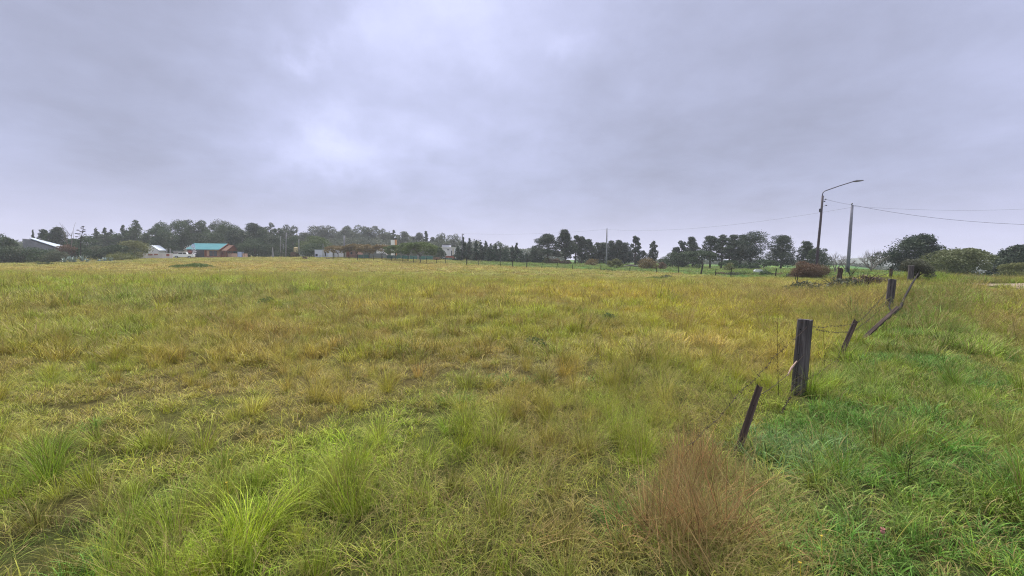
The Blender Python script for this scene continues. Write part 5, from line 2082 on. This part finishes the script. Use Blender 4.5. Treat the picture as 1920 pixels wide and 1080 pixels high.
# ------------------------------------------------------------------ trees and shrubs
# (name, kind, leaf, x, top row, distance, width, label, category)
TREES = [
    # far left
    ('dark_tree', 'grove', 'dark', -8, 441, 100, 46, 'dark tree cut by the left edge of the picture', 'tree'),
    ('dark_tree', 'round', 'dark', 14, 447, 96, 30, 'rounded dark tree left of the wedge shed', 'tree'),
    ('scrub_bush', 'bush', 'dark', 8, 462, 88, 50, 'wide dark scrub in the left bottom corner of the treeline', 'bush'),
    ('scrub_bush', 'bush', 'grey', 42, 464, 90, 50, 'grey green scrub before the left wall of the wedge shed', 'bush'),
    ('scrub_bush', 'bush', 'dark', 78, 465, 91, 48, 'dark scrub before the middle of the wedge shed', 'bush'),
    ('scrub_bush', 'bush', 'grey', 104, 471, 88, 36, 'low scrub left of the spiky agaves', 'bush'),
    ('thin_conifer', 'cypress', 'dark', 65, 432, 122, 9, 'thin conifer tip poking above the wedge shed roof', 'tree'),
    ('leafy_tree', 'pine', 'dark', 84, 431, 124, 18, 'dark tree with a flat left shoulder behind the shed roof', 'tree'),
    ('leafy_tree', 'pine', 'pine', 108, 427, 120, 30, 'broad brownish dark tree behind the low end of the shed roof', 'tree'),
    ('leafy_tree', 'euc', 'dark', 96, 440, 118, 16, 'low dark tree between the two trees behind the shed', 'tree'),
    ('scrub_bush', 'bush', 'brown', 128, 460, 98, 26, 'brownish scrub at the low end of the metal roof', 'bush'),
    ('leafy_tree', 'grove', 'dark', 165, 443, 112, 32, 'dark tree right of the dried agave flower stalk', 'tree'),
    ('leafy_tree', 'round', 'dark', 140, 448, 115, 26, 'dark rounded tree behind the dried agave flower stalk', 'tree'),
    ('conifer', 'cypress', 'dark', 184, 430, 150, 22, 'pointed dark conifer, first right of the agave flower stalk', 'tree'),
    ('conifer', 'cypress', 'dark', 200, 429, 148, 20, 'pointed dark conifer, second right of the agave flower stalk', 'tree'),
    ('conifer', 'cypress', 'dark', 211, 432, 150, 22, 'pointed dark conifer, third right of the agave flower stalk', 'tree'),
    ('conifer', 'euc', 'dark', 222, 439, 146, 18, 'low conifer in the dip left of the tallest spire', 'tree'),
    ('conifer', 'cypress', 'dark', 234, 424, 150, 24, 'blunt dark conifer left of the tallest spire', 'tree'),
    ('conifer', 'cypress', 'dark', 257, 415, 146, 30, 'tallest dark conifer spire left of the round grove tree', 'tree'),
    ('conifer', 'grove', 'dark', 247, 427, 148, 26, 'dense dark conifer against the tallest spire', 'tree'),
    ('leafy_tree', 'pine', 'dark', 276, 438, 148, 22, 'low dark tree in the dip right of the tallest spire', 'tree'),
    ('leafy_tree', 'euc', 'dark', 290, 430, 146, 22, 'dark tree against the left flank of the round grove tree', 'tree'),
    ('olive_shrub', 'round', 'grey', 190, 462, 103, 46, 'grey green shrub behind the agave row', 'bush'),
    ('olive_shrub', 'round', 'dark', 222, 460, 101, 44, 'dark green shrub right of the agave row', 'bush'),
    ('olive_shrub', 'round', 'olive', 252, 452, 106, 50, 'large olive shrub left of the low white wall', 'bush'),
    ('olive_shrub', 'round', 'dark', 160, 466, 100, 44, 'dark shrub just behind the tall agave', 'bush'),
    ('olive_shrub', 'bush', 'olive', 232, 474, 95, 44, 'low olive brush at the field edge left of the white wall', 'bush'),
    ('small_bush', 'bush', 'dark', 88, 491.5, 72, 22, 'small dark bush alone on the field edge below the shed', 'bush'),
    # grove round the house
    ('grove_tree', 'grove', 'dark', 324, 416, 140, 58, 'big round dark tree left of the teal roofed house', 'tree'),
    ('grove_tree', 'euc', 'dark', 358, 415, 150, 30, 'upright grey dark tree directly right of the big round one', 'tree'),
    ('grove_tree', 'euc', 'dark', 384, 416, 152, 32, 'twin topped grey tree behind the left half of the teal roof', 'tree'),
    ('grove_tree', 'grove', 'dark', 362, 436, 142, 40, 'dark tree filling the space above the left end of the roof', 'tree'),
    ('grove_tree', 'euc', 'eucfar', 416, 415, 175, 40, 'pale hazy gum tree rising behind the middle of the grove', 'tree'),
    ('grove_tree', 'grove', 'dark', 398, 436, 148, 44, 'dark tree directly behind the middle of the teal roof', 'tree'),
    ('grove_tree', 'grove', 'dark', 432, 423, 146, 50, 'broad dark tree behind the right end of the teal roof', 'tree'),
    ('grove_tree', 'pine', 'pine', 479, 420, 144, 36, 'dark domed pine, highest right of the teal roof', 'tree'),
    ('grove_tree', 'grove', 'pine', 455, 432, 138, 56, 'dense dark pine above the blue white panel', 'tree'),
    ('grove_tree', 'grove', 'pine', 500, 430, 140, 44, 'dense dark pine at the right end of the grove', 'tree'),
    ('grove_tree', 'grove', 'dark', 478, 447, 134, 50, 'low dense tree right of the house annex', 'tree'),
    ('grove_tree', 'round', 'dark', 508, 460, 133, 34, 'low dark tree behind the white marker', 'tree'),
    ('gum_tree', 'euc', 'eucfar', 511, 419, 160, 14, 'thin gum tree tip right of the dark grove', 'tree'),
    ('gum_tree', 'euc', 'dark', 522, 429, 158, 14, 'small gum tree left of the pointed grey gum', 'tree'),
    ('gum_tree', 'euc', 'eucfar', 541, 423, 165, 30, 'pointed grey gum behind the tall thin pole', 'tree'),
    ('gum_tree', 'grove', 'dark', 549, 443, 150, 26, 'dark gum at the right foot of the pointed grey gum', 'tree'),
    ('gum_tree', 'grove', 'eucfar', 528, 446, 155, 26, 'grey gum filling the gap behind the thin poles', 'tree'),
    # far grey green gum row
    ('gum_tree', 'pine', 'eucfar', 573, 437, 190, 20, 'small dark gum starting the far grey row', 'tree'),
    ('gum_tree', 'grove', 'eucfar', 594, 426, 215, 40, 'broad domed gum behind the round willow', 'tree'),
    ('gum_tree', 'euc', 'eucfar', 611, 424, 215, 22, 'gum with two knobby tops behind the round willow', 'tree'),
    ('gum_tree', 'grove', 'eucfar', 633, 428, 220, 34, 'domed gum behind the white round tank', 'tree'),
    ('gum_tree', 'euc', 'eucfar', 649, 425, 215, 22, 'slim gum directly behind the thick pale pole', 'tree'),
    ('gum_tree', 'grove', 'eucfar', 662, 430, 222, 30, 'domed gum above the pink brick shed', 'tree'),
    ('gum_tree', 'grove', 'eucfar', 682, 425, 216, 32, 'tall full gum left of the isolated slim one', 'tree'),
    ('gum_tree', 'euc', 'eucfar', 697, 425, 214, 18, 'tall slim gum, isolated top left of the gap', 'tree'),
    ('gum_tree', 'euc', 'eucfar', 713, 430, 216, 20, 'slim full gum right of the gap', 'tree'),
    ('gum_tree', 'grove', 'eucfar', 727, 436, 220, 24, 'lower gum left of the white tower', 'tree'),
    ('gum_tree', 'pineopen', 'dark', 737, 432, 190, 11, 'thin dark tree just above the white tower', 'tree'),
    ('gum_tree', 'pine', 'eucfar', 747, 441, 210, 12, 'small tree right of the orange chimney', 'tree'),
    ('gum_tree', 'pine', 'eucfar', 760, 435, 205, 22, 'domed dark gum right of the orange chimney', 'tree'),
    ('gum_tree', 'pine', 'eucfar', 773, 444, 210, 16, 'low gum left of the tall umbrella tree crown', 'tree'),
    ('gum_tree', 'pine', 'eucfar', 787, 437, 200, 18, 'mushroom topped tree behind the nearest umbrella tree', 'tree'),
    ('gum_tree', 'pineopen', 'dark', 800, 434, 195, 9, 'thin lollipop shaped tree against the sky', 'tree'),
    ('gum_tree', 'pine', 'eucfar', 812, 445, 205, 14, 'small gum right of the thin lollipop shaped tree', 'tree'),
    ('gum_tree', 'euc', 'eucfar', 826, 439, 190, 20, 'pale gum above the white two level house', 'tree'),
    ('gum_tree', 'euc', 'eucfar', 851, 441, 200, 18, 'pale gum left of the pole at the conifer row', 'tree'),
    ('gum_tree', 'grove', 'eucfar', 670, 446, 200, 60, 'low grey mass of a gum above the ochre trees', 'tree'),
    ('gum_tree', 'grove', 'eucfar', 716, 447, 200, 50, 'low grey gum behind the white roofed bungalow', 'tree'),
    ('gum_tree', 'grove', 'eucfar', 640, 447, 195, 50, 'low grey gum behind the thick pale pole base', 'tree'),
    ('gum_tree', 'grove', 'eucfar', 775, 452, 190, 60, 'low dark mass behind the green umbrella trees', 'tree'),
    ('gum_tree', 'grove', 'eucfar', 820, 452, 185, 40, 'low dark tree behind the white two level house', 'tree'),
    ('willow_tree', 'round', 'green', 592, 444, 133, 56, 'broad round green willow left of the white sheds', 'tree'),
    ('willow_tree', 'round', 'dark', 590, 457, 129, 48, 'lower darker dome in front of the round willow', 'tree'),
    ('round_shrub', 'round', 'dark', 543, 461, 130, 18, 'round grey green shrub left of the yellow tank', 'bush'),
    ('brown_shrub', 'bush', 'brown', 554, 472, 127, 14, 'brown shrub below the yellow tank', 'bush'),
    # umbrella trees
    ('ochre_tree', 'umbrella', 'ochre', 634, 461, 120, 40, 'ochre umbrella tree left of the thick pale pole', 'tree'),
    ('ochre_tree', 'umbrella', 'ochre', 668, 458, 120, 40, 'ochre umbrella tree above the pink brick shed', 'tree'),
    ('ochre_tree', 'umbrella', 'ochre', 693, 459, 118, 38, 'ochre umbrella tree right of the pink brick shed', 'tree'),
    ('ochre_tree', 'umbrella', 'ochre', 716, 459, 116, 40, 'ochre umbrella tree before the white roofed bungalow', 'tree'),
    ('umbrella_tree', 'umbrella', 'green', 742, 460, 112, 40, 'green umbrella tree below the white tower', 'tree'),
    ('umbrella_tree', 'umbrella', 'green', 765, 456, 106, 46, 'green umbrella tree between the tower and the nearest one', 'tree'),
    ('umbrella_tree', 'umbrella', 'green', 788, 454.5, 95, 58, 'nearest green umbrella tree with a dark forked trunk', 'tree'),
    ('dark_shrub', 'round', 'dark', 824, 465, 122, 22, 'dark dome shaped shrub left of the white two level house', 'bush'),
    ('dark_shrub', 'bush', 'brown', 818, 482, 118, 14, 'brown shrub at the foot of the dark dome shrub', 'bush'),
    ('dry_bush', 'bush', 'brown', 572, 482, 106, 9, 'small bare brown bush on the field edge before the willow', 'bush'),
    ('dry_bush', 'bush', 'brown', 617, 484, 108, 14, 'low dry bush by the first fence stake', 'bush'),
    # conifer row
] + [
    ('conifer', 'cypress', 'cyp', px, top, 118 + (i % 3) * 2.5, w, lab, 'tree') for i, (px, top, w, lab) in enumerate([
        (858, 462, 16, 'short conifer touching the white two level house'), (868, 446, 20, 'tall conifer right behind the pale pole'),
        (880, 448, 18, 'conifer with narrow tip, second in the row'), (893, 451, 18, 'conifer, third in the row right of the pale pole'),
        (902, 455, 16, 'conifer with a low tip, fourth in the row'), (910, 453, 16, 'conifer with a thin sharp tip, fifth in the row'),
        (920, 458, 20, 'wide conifer in the middle of the row'), (929, 457, 16, 'slim conifer right of the middle of the row'),
        (938, 464, 16, 'low conifer before the pale gum'), (949, 466, 18, 'low conifer between two pale gums'),
        (960, 462, 18, 'conifer left of the sharpest right hand tip'), (968, 457, 18, 'sharp tipped conifer near the right end of the row'),
        (977, 471, 18, 'low conifer, first after the sharp tip'), (987, 476, 16, 'lowest conifer in the dip of the row'),
        (998, 464, 14, 'pointed conifer, left of the last pair'), (1004, 467, 14, 'pointed conifer, right of the last pair'), (1013, 476, 18, 'small conifer ending the row')])
] + [
    ('gum_tree', 'euc', 'eucfar', 936, 454, 160, 18, 'pale gum behind the middle of the conifer row', 'tree'),
    ('gum_tree', 'euc', 'eucfar', 948, 460, 162, 16, 'small pale gum behind the right half of the conifer row', 'tree'),
    # right pines
    ('pine_tree', 'pineopen', 'pine', 1025, 439.5, 116, 38, 'broad pine with ragged left side, first of the pine group', 'tree'),
    ('pine_tree', 'pine', 'pine', 1060, 432, 116, 34, 'tallest pine of the group left of the lone pole', 'tree'),
    ('pine_tree', 'pineopen', 'pine', 1078, 442, 120, 22, 'slim pine touching the tallest one', 'tree'),
    ('pine_tree', 'pine', 'pine', 1090, 444, 119, 22, 'pine third from the tallest, left of the lone pole', 'tree'),
    ('pine_tree', 'pineopen', 'pine', 1104, 449, 121, 20, 'open pine with sky showing below, left of the lone pole', 'tree'),
    ('pine_tree', 'grove', 'pine', 1117, 456, 124, 26, 'dense low pine left of the lone pole', 'tree'),
    ('pine_tree', 'pine', 'pine', 1131, 455, 124, 22, 'dense pine directly behind the lone pole', 'tree'),
    ('pine_tree', 'pine', 'pine', 1146, 452, 122, 18, 'narrow pine just right of the lone pole', 'tree'),
    ('pine_tree', 'pine', 'pine', 1158, 451, 122, 22, 'pine second right of the lone pole', 'tree'),
    ('pine_tree', 'pine', 'pine', 1171, 456, 122, 22, 'pine third right of the lone pole', 'tree'),
    ('pine_tree', 'grove', 'pine', 1160, 470, 126, 50, 'low dense pine filling the row right of the lone pole', 'tree'),
    ('pine_tree', 'grove', 'pine', 1105, 474, 128, 50, 'low dense pine behind the row left of the lone pole', 'tree'),
    ('pine_tree', 'euc', 'pine', 1191, 443.5, 118, 22, 'tall narrow tree with bushy top ending the pine row', 'tree'),
    ('pine_sapling', 'pineopen', 'pine', 1206, 470, 116, 12, 'small ragged pine between the two narrow trees', 'tree'),
    ('pine_tree', 'euc', 'pine', 1223.5, 453, 116, 18, 'isolated narrow tree with an oval top', 'tree'),
    ('pine_tree', 'grove', 'pine', 1265, 464, 118, 16, 'low dark top rising left over the grey green thicket', 'tree'),
    ('pine_tree', 'euc', 'pine', 1278, 452, 118, 20, 'dark top rising in the middle of the grey green thicket', 'tree'),
    ('pine_tree', 'pine', 'pine', 1298, 445, 118, 22, 'tallest dark top rising behind the grey green thicket', 'tree'),
    ('thicket_tree', 'round', 'dark', 1262, 474, 108, 46, 'dense grey green tree at the left of the thicket', 'tree'),
    ('thicket_tree', 'round', 'dark', 1290, 472, 106, 44, 'dense grey green tree in the middle of the thicket', 'tree'),
    ('thicket_tree', 'umbrella', 'dark', 1316, 470, 96, 42, 'spreading tree with a leaning trunk at the right of the thicket', 'tree'),
    ('pine_tree', 'pineopen', 'pine', 1331, 443, 100, 34, 'pine with a bare leaning trunk, left of the biggest pine', 'tree'),
    ('pine_tree', 'pineopen', 'pine', 1352, 441, 102, 22, 'slim open pine second left of the biggest pine', 'tree'),
    ('pine_tree', 'pineopen', 'pine', 1369, 441, 98, 28, 'open crowned pine touching the biggest pine', 'tree'),
    ('pine_tree', 'pine', 'pine', 1407, 436, 98, 56, 'biggest dense dark pine right of centre', 'tree'),
    ('pine_tree', 'pineopen', 'pine', 1387, 441, 101, 22, 'pine leaning on the left flank of the biggest pine', 'tree'),
    ('pine_tree', 'pine', 'pine', 1463, 442, 96, 42, 'isolated pine with layered branches left of the brown bush', 'tree'),
    ('pine_tree', 'pine', 'pine', 1513, 453, 92, 26, 'narrow pine left of the leaning street lamp', 'tree'),
    ('leafy_tree', 'grove', 'dark', 1535, 466, 88, 32, 'dense dark tree behind the foot of the street lamp', 'tree'),
    ('low_tree', 'umbrella', 'dark', 1366, 488, 80, 30, 'low spreading dark tree under the open pines', 'tree'),
    ('low_tree', 'umbrella', 'dark', 1432, 487, 90, 40, 'flat dark low tree between the big and isolated pines', 'tree'),
    ('low_tree', 'bush', 'dark', 1395, 492, 95, 50, 'low dark growth under the biggest pine', 'bush'),
    # bushes on the green strip
    ('brown_bush', 'bush', 'brown', 1040, 485, 113, 26, 'brown bush below the first pine of the group', 'bush'),
    ('brown_bush', 'bush', 'brown', 1062, 487, 112, 22, 'low brown bush below the tallest pine', 'bush'),
    ('brown_bush', 'bush', 'olive', 1026, 481, 114, 16, 'olive bush behind the brown bushes of the pine group', 'bush'),
    ('ochre_bush', 'bush', 'ochre', 1111, 485.5, 104, 22, 'ochre brown round bush left of the lone pole', 'bush'),
    ('ochre_bush', 'bush', 'olive', 1156, 485.5, 90, 20, 'yellowish olive round bush right of the lone pole', 'bush'),
    ('ochre_bush', 'bush', 'olive', 1145, 489, 92, 12, 'small dull bush touching the yellowish round one', 'bush'),
    ('ochre_bush', 'bush', 'ochre', 1216, 484.5, 88, 36, 'wide ochre and brown bush below the isolated narrow tree', 'bush'),
    ('ochre_bush', 'bush', 'brown', 1242, 492, 86, 14, 'small reddish brown bush left of the thicket', 'bush'),
    ('blue_bush', 'bush', 'weed', 1140, 504, 74, 24, 'low blue green bush in front of the field fence', 'bush'),
    ('olive_bush', 'bush', 'olive', 1366, 493, 76, 18, 'olive bush on a stem under the open pines', 'bush'),
    ('hedge_bush', 'bush', 'brown', 1356, 511, 62, 22, 'brown low shrub at the left of the low hedge', 'bush'),
    ('hedge_bush', 'bush', 'grey', 1378, 510, 60, 28, 'grey green low shrub second in the low hedge', 'bush'),
    ('hedge_bush', 'bush', 'weed', 1400, 508, 60, 30, 'bright green low shrub left of the white slab', 'bush'),
    ('hedge_bush', 'bush', 'dark', 1436, 506, 58, 24, 'dark green low shrub right of the white slab', 'bush'),
    ('hedge_bush', 'bush', 'brown', 1458, 511, 58, 18, 'brownish low shrub ending the low hedge', 'bush'),
    ('brown_bush', 'bush', 'brown', 1513, 492, 43, 54, 'large rusty brown bush at the foot of the street lamp', 'bush'),
    ('green_bush', 'bush', 'grey', 1487, 513, 46, 22, 'grey green low bush left of the rusty brown bush', 'bush'),
    # right side
    ('big_pine', 'grove', 'pine', 1702, 443, 66, 78, 'massive dark pine at right with a bumpy round top', 'tree'),
    ('big_pine', 'pine', 'pine', 1740, 462, 64, 40, 'lower dark pine joined to the right of the massive pine', 'tree'),
    ('acacia_tree', 'round', 'acacia', 1788, 469, 47, 92, 'wide spreading olive green tree on the grassy bank', 'tree'),
    ('acacia_tree', 'umbrella', 'acacia', 1812, 466, 50, 62, 'thin flat topped tree rising over the right of the spreading one', 'tree'),
    ('bank_bush', 'bush', 'dark', 1827, 522, 36, 14, 'small dark green bush on the crest of the bank', 'bush'),
    ('undergrowth', 'bush', 'dark', 1784, 500, 52, 76, 'dark undergrowth filling the space below the spreading olive green tree', 'bush'),
    ('big_pine', 'pine', 'pine', 1905, 462, 60, 72, 'dark pine behind the dirt road at the right edge', 'tree'),
    ('big_pine', 'grove', 'pine', 1890, 474, 66, 40, 'dark tree left of the pine at the right edge', 'tree'),
    ('brown_thicket', 'round', 'olive', 1905, 494, 50, 60, 'brownish dry thicket behind the dirt road', 'bush'),
    ('brown_thicket', 'bush', 'dark', 1890, 508, 58, 24, 'dark low thicket where the bank drops away', 'bush'),
    # weeds in the field
    ('weed_clump', 'bush', 'weed', 497, 567, 14.6, 26, 'dark green weed clump alone in the left field', 'weed'),
]
for t in TREES:
    name, kind, leaf, px, top, Y, w, lab, cat = t
    if leaf == 'acacia' and 'acacia' not in LEAF:
        LEAF['acacia'] = leaf_mat('acacia_leaves', (.080, .102, .042), (.150, .165, .080), .25)
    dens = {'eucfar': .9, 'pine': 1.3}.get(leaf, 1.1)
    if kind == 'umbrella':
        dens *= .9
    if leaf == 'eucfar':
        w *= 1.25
    if kind in ('pine', 'pineopen'):
        w *= 1.12
    ls = None
    if px == 1513 and leaf == 'brown':
        dens = 2.4
    if kind == 'pineopen':
        dens *= .75
    if name == 'big_pine':
        ls, dens = .24, 1.9
    if name == 'acacia_tree':
        ls = .17
        dens = .55 if kind == 'umbrella' else 1.5
    if name == 'weed_clump':
        ls = .05
    tree(name, kind, leaf, px, top, Y, w, lab, cat, dens, ls)
bare_tree(132, 416, 104, 14, 'tall bare pale trunk standing against the sky behind the metal shed roof', 'dead_tree', 3, 3, .13)
bare_tree(1634, 464, 60, 84, 'spreading leafless tree left of the massive dark pine', 'bare_tree', 5, 7, .12)
bare_tree(1566, 470, 58, 62, 'bushy leafless tree between street lamp and grey pole', 'bare_tree', 5, 6, .09)
bare_tree(1585, 482, 62, 50, 'low leafless tree right behind the grey pole foot', 'bare_tree', 5, 6, .08)


# creeping weeds: a low mound in the left field
def weed_mound(px, py, Y, wpx, h, label, leaf='weed', n=2600, depth=.35, name='weed_mound'):
    g = np.random.RandomState(int(px) + 5)
    c = at(px, py, Y)
    z0 = gz(c.x, Y)
    w = wpx * Y / F
    x = np.clip(g.randn(n) * .28, -.5, .5)
    y = np.clip(g.randn(n) * .28, -.5, .5)
    prof = np.clip(1 - (x * 2) ** 2 - (y * 2) ** 2, 0, 1) ** .6
    bump = .6 + .7 * fbm(x * w + 40, y * w * depth, w * .14, 2)
    z = prof * h * bump * (.5 + .5 * g.rand(n))
    pts = np.stack([x * w, y * w * depth * 2, z + .03], -1)
    ls = max(.05, Y / 429 * 1.2)
    v, q = leafy(pts, ls, g)
    me_ = mesh_np(name, v, q, LEAF[leaf], {'rnd': ('FLOAT', np.repeat(g.rand(n), 4))})
    o = put(bpy.data.objects.new(name, me_))
    o.location = (c.x, Y, z0)
    tag(o, label, 'weeds')


weed_mound(362, 500, 60, 84, .6, 'wide dark green weed mound in the field below the teal roofed house', n=3600)
weed_mound(1230, 522, 44, 60, .28, 'flat blue green weed patch in the yellow grass right of centre', n=900)
weed_mound(1250, 516, 50, 30, .35, 'small dark weed patch beside the flat blue green one', 'grey', 500)
weed_mound(1000, 655, 8.6, 50, .16, 'small green leafy patch in the middle of the field', 'green', 350)
weed_mound(535, 585, 13.5, 46, .12, 'low bright green patch right of the dark weed clump', n=500)
weed_mound(1142, 600, 12.2, 34, .22, 'small green leafy tuft in the field right of centre', 'green', 300)

# ------------------------------------------------------------------ far woods and hills
def far_wood(name, pts, label, leaf, seed, dens=1.0):
    g = np.random.RandomState(seed)
    V, Q, Rn, o = [], [], [], 0
    for (pxa, pxb, top, Y, dy) in pts:
        n = int((pxb - pxa) * 42 * dens)
        px = g.uniform(pxa, pxb, n)
        yy = Y + g.rand(n) * dy
        x = (px - 960) / F * yy
        ztop = np.array([at(a, top, b).z for a, b in zip(px[:1], yy[:1])])[0]
        z0 = G(x, yy)
        hh = np.maximum(ztop - z0, 2) * (.62 + .55 * vnoise(x / (Y * .022), yy * 0 + 3.3))
        z = z0 + hh * g.rand(n) ** .7
        v, q = leafy(np.stack([x, yy, z], -1), Y / 429 * 2.0, g)
        V.append(v)
        Q.append(q + o)
        o += len(v)
        Rn.append(np.repeat(g.rand(n), 4))
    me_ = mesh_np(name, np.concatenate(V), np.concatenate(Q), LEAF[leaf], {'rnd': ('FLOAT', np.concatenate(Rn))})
    ob = put(bpy.data.objects.new(name, me_))
    tag(ob, label, kind='stuff')


far_wood('distant_wood', [(1540, 1700, 496, 240, 30), (1150, 1560, 490, 230, 40), (560, 760, 440, 225, 30), (740, 900, 449, 225, 30), (880, 1060, 466, 230, 30), (-150, 180, 452, 205, 40), (180, 320, 441, 185, 40), (300, 560, 433, 190, 40), (1690, 1800, 500, 200, 30)], 'dark distant woodland closing the view behind the nearer trees', 'eucfar', 4)


def hills(name, rows, Y, mat):
    m = MB()
    vs = []
    for px, top in rows:
        p = at(px, top, Y)
        vs += [(p.x, Y - 180, -60), (p.x, Y - 60, p.z * .5 - 14), (p.x, Y, p.z), (p.x, Y + 250, -60)]
    fs = []
    for i in range(len(rows) - 1):
        for k in range(3):
            fs.append((i * 4 + k, i * 4 + 4 + k, i * 4 + 5 + k, i * 4 + 1 + k))
    m.add(vs, fs)
    tag(m.build(name, mat, smooth=True), kind='structure')


HILLM = simple('hill_scrub', (.06, .075, .055), .95, .35, .004)
rows = []
for i in range(-300, 2200, 20):
    t = 493 + 4 * math.sin(i * .006) + 3 * math.sin(i * .017 + 1) + 1.3 * math.sin(i * .05)
    if 1520 < i < 1690:
        t -= 7
    if i > 1780:
        t -= 3
    if i < 500:
        t -= 14
    rows.append((i, t))
hills('far_hills', rows, 760, HILLM)
print('hill top', max(at(a, b, 760).z for a, b in rows), 'highest', max((o.matrix_world @ Vector(c)).z for o in COL.objects if o.type == 'MESH' for c in o.bound_box))

# ------------------------------------------------------------------ damp air
def haze():
    m = bpy.data.materials.new('damp_air')
    m.use_nodes = True
    m.node_tree.nodes.clear()
    T = NT(m.node_tree)
    v = T.node('ShaderNodeVolumePrincipled')
    v.inputs['Color'].default_value = (.86, .90, 1.0, 1)
    v.inputs['Density'].default_value = HAZE
    v.inputs['Anisotropy'].default_value = .3
    T.node('ShaderNodeOutputMaterial', i_Volume=v)
    mb = MB()
    mb.box(-1480, 1480, -75, 1230, -200, 24)
    o = mb.build('haze', m)
    tag(o, 'thin damp air paling the far trees and hills', kind='stuff')


HAZE = .0005
haze()
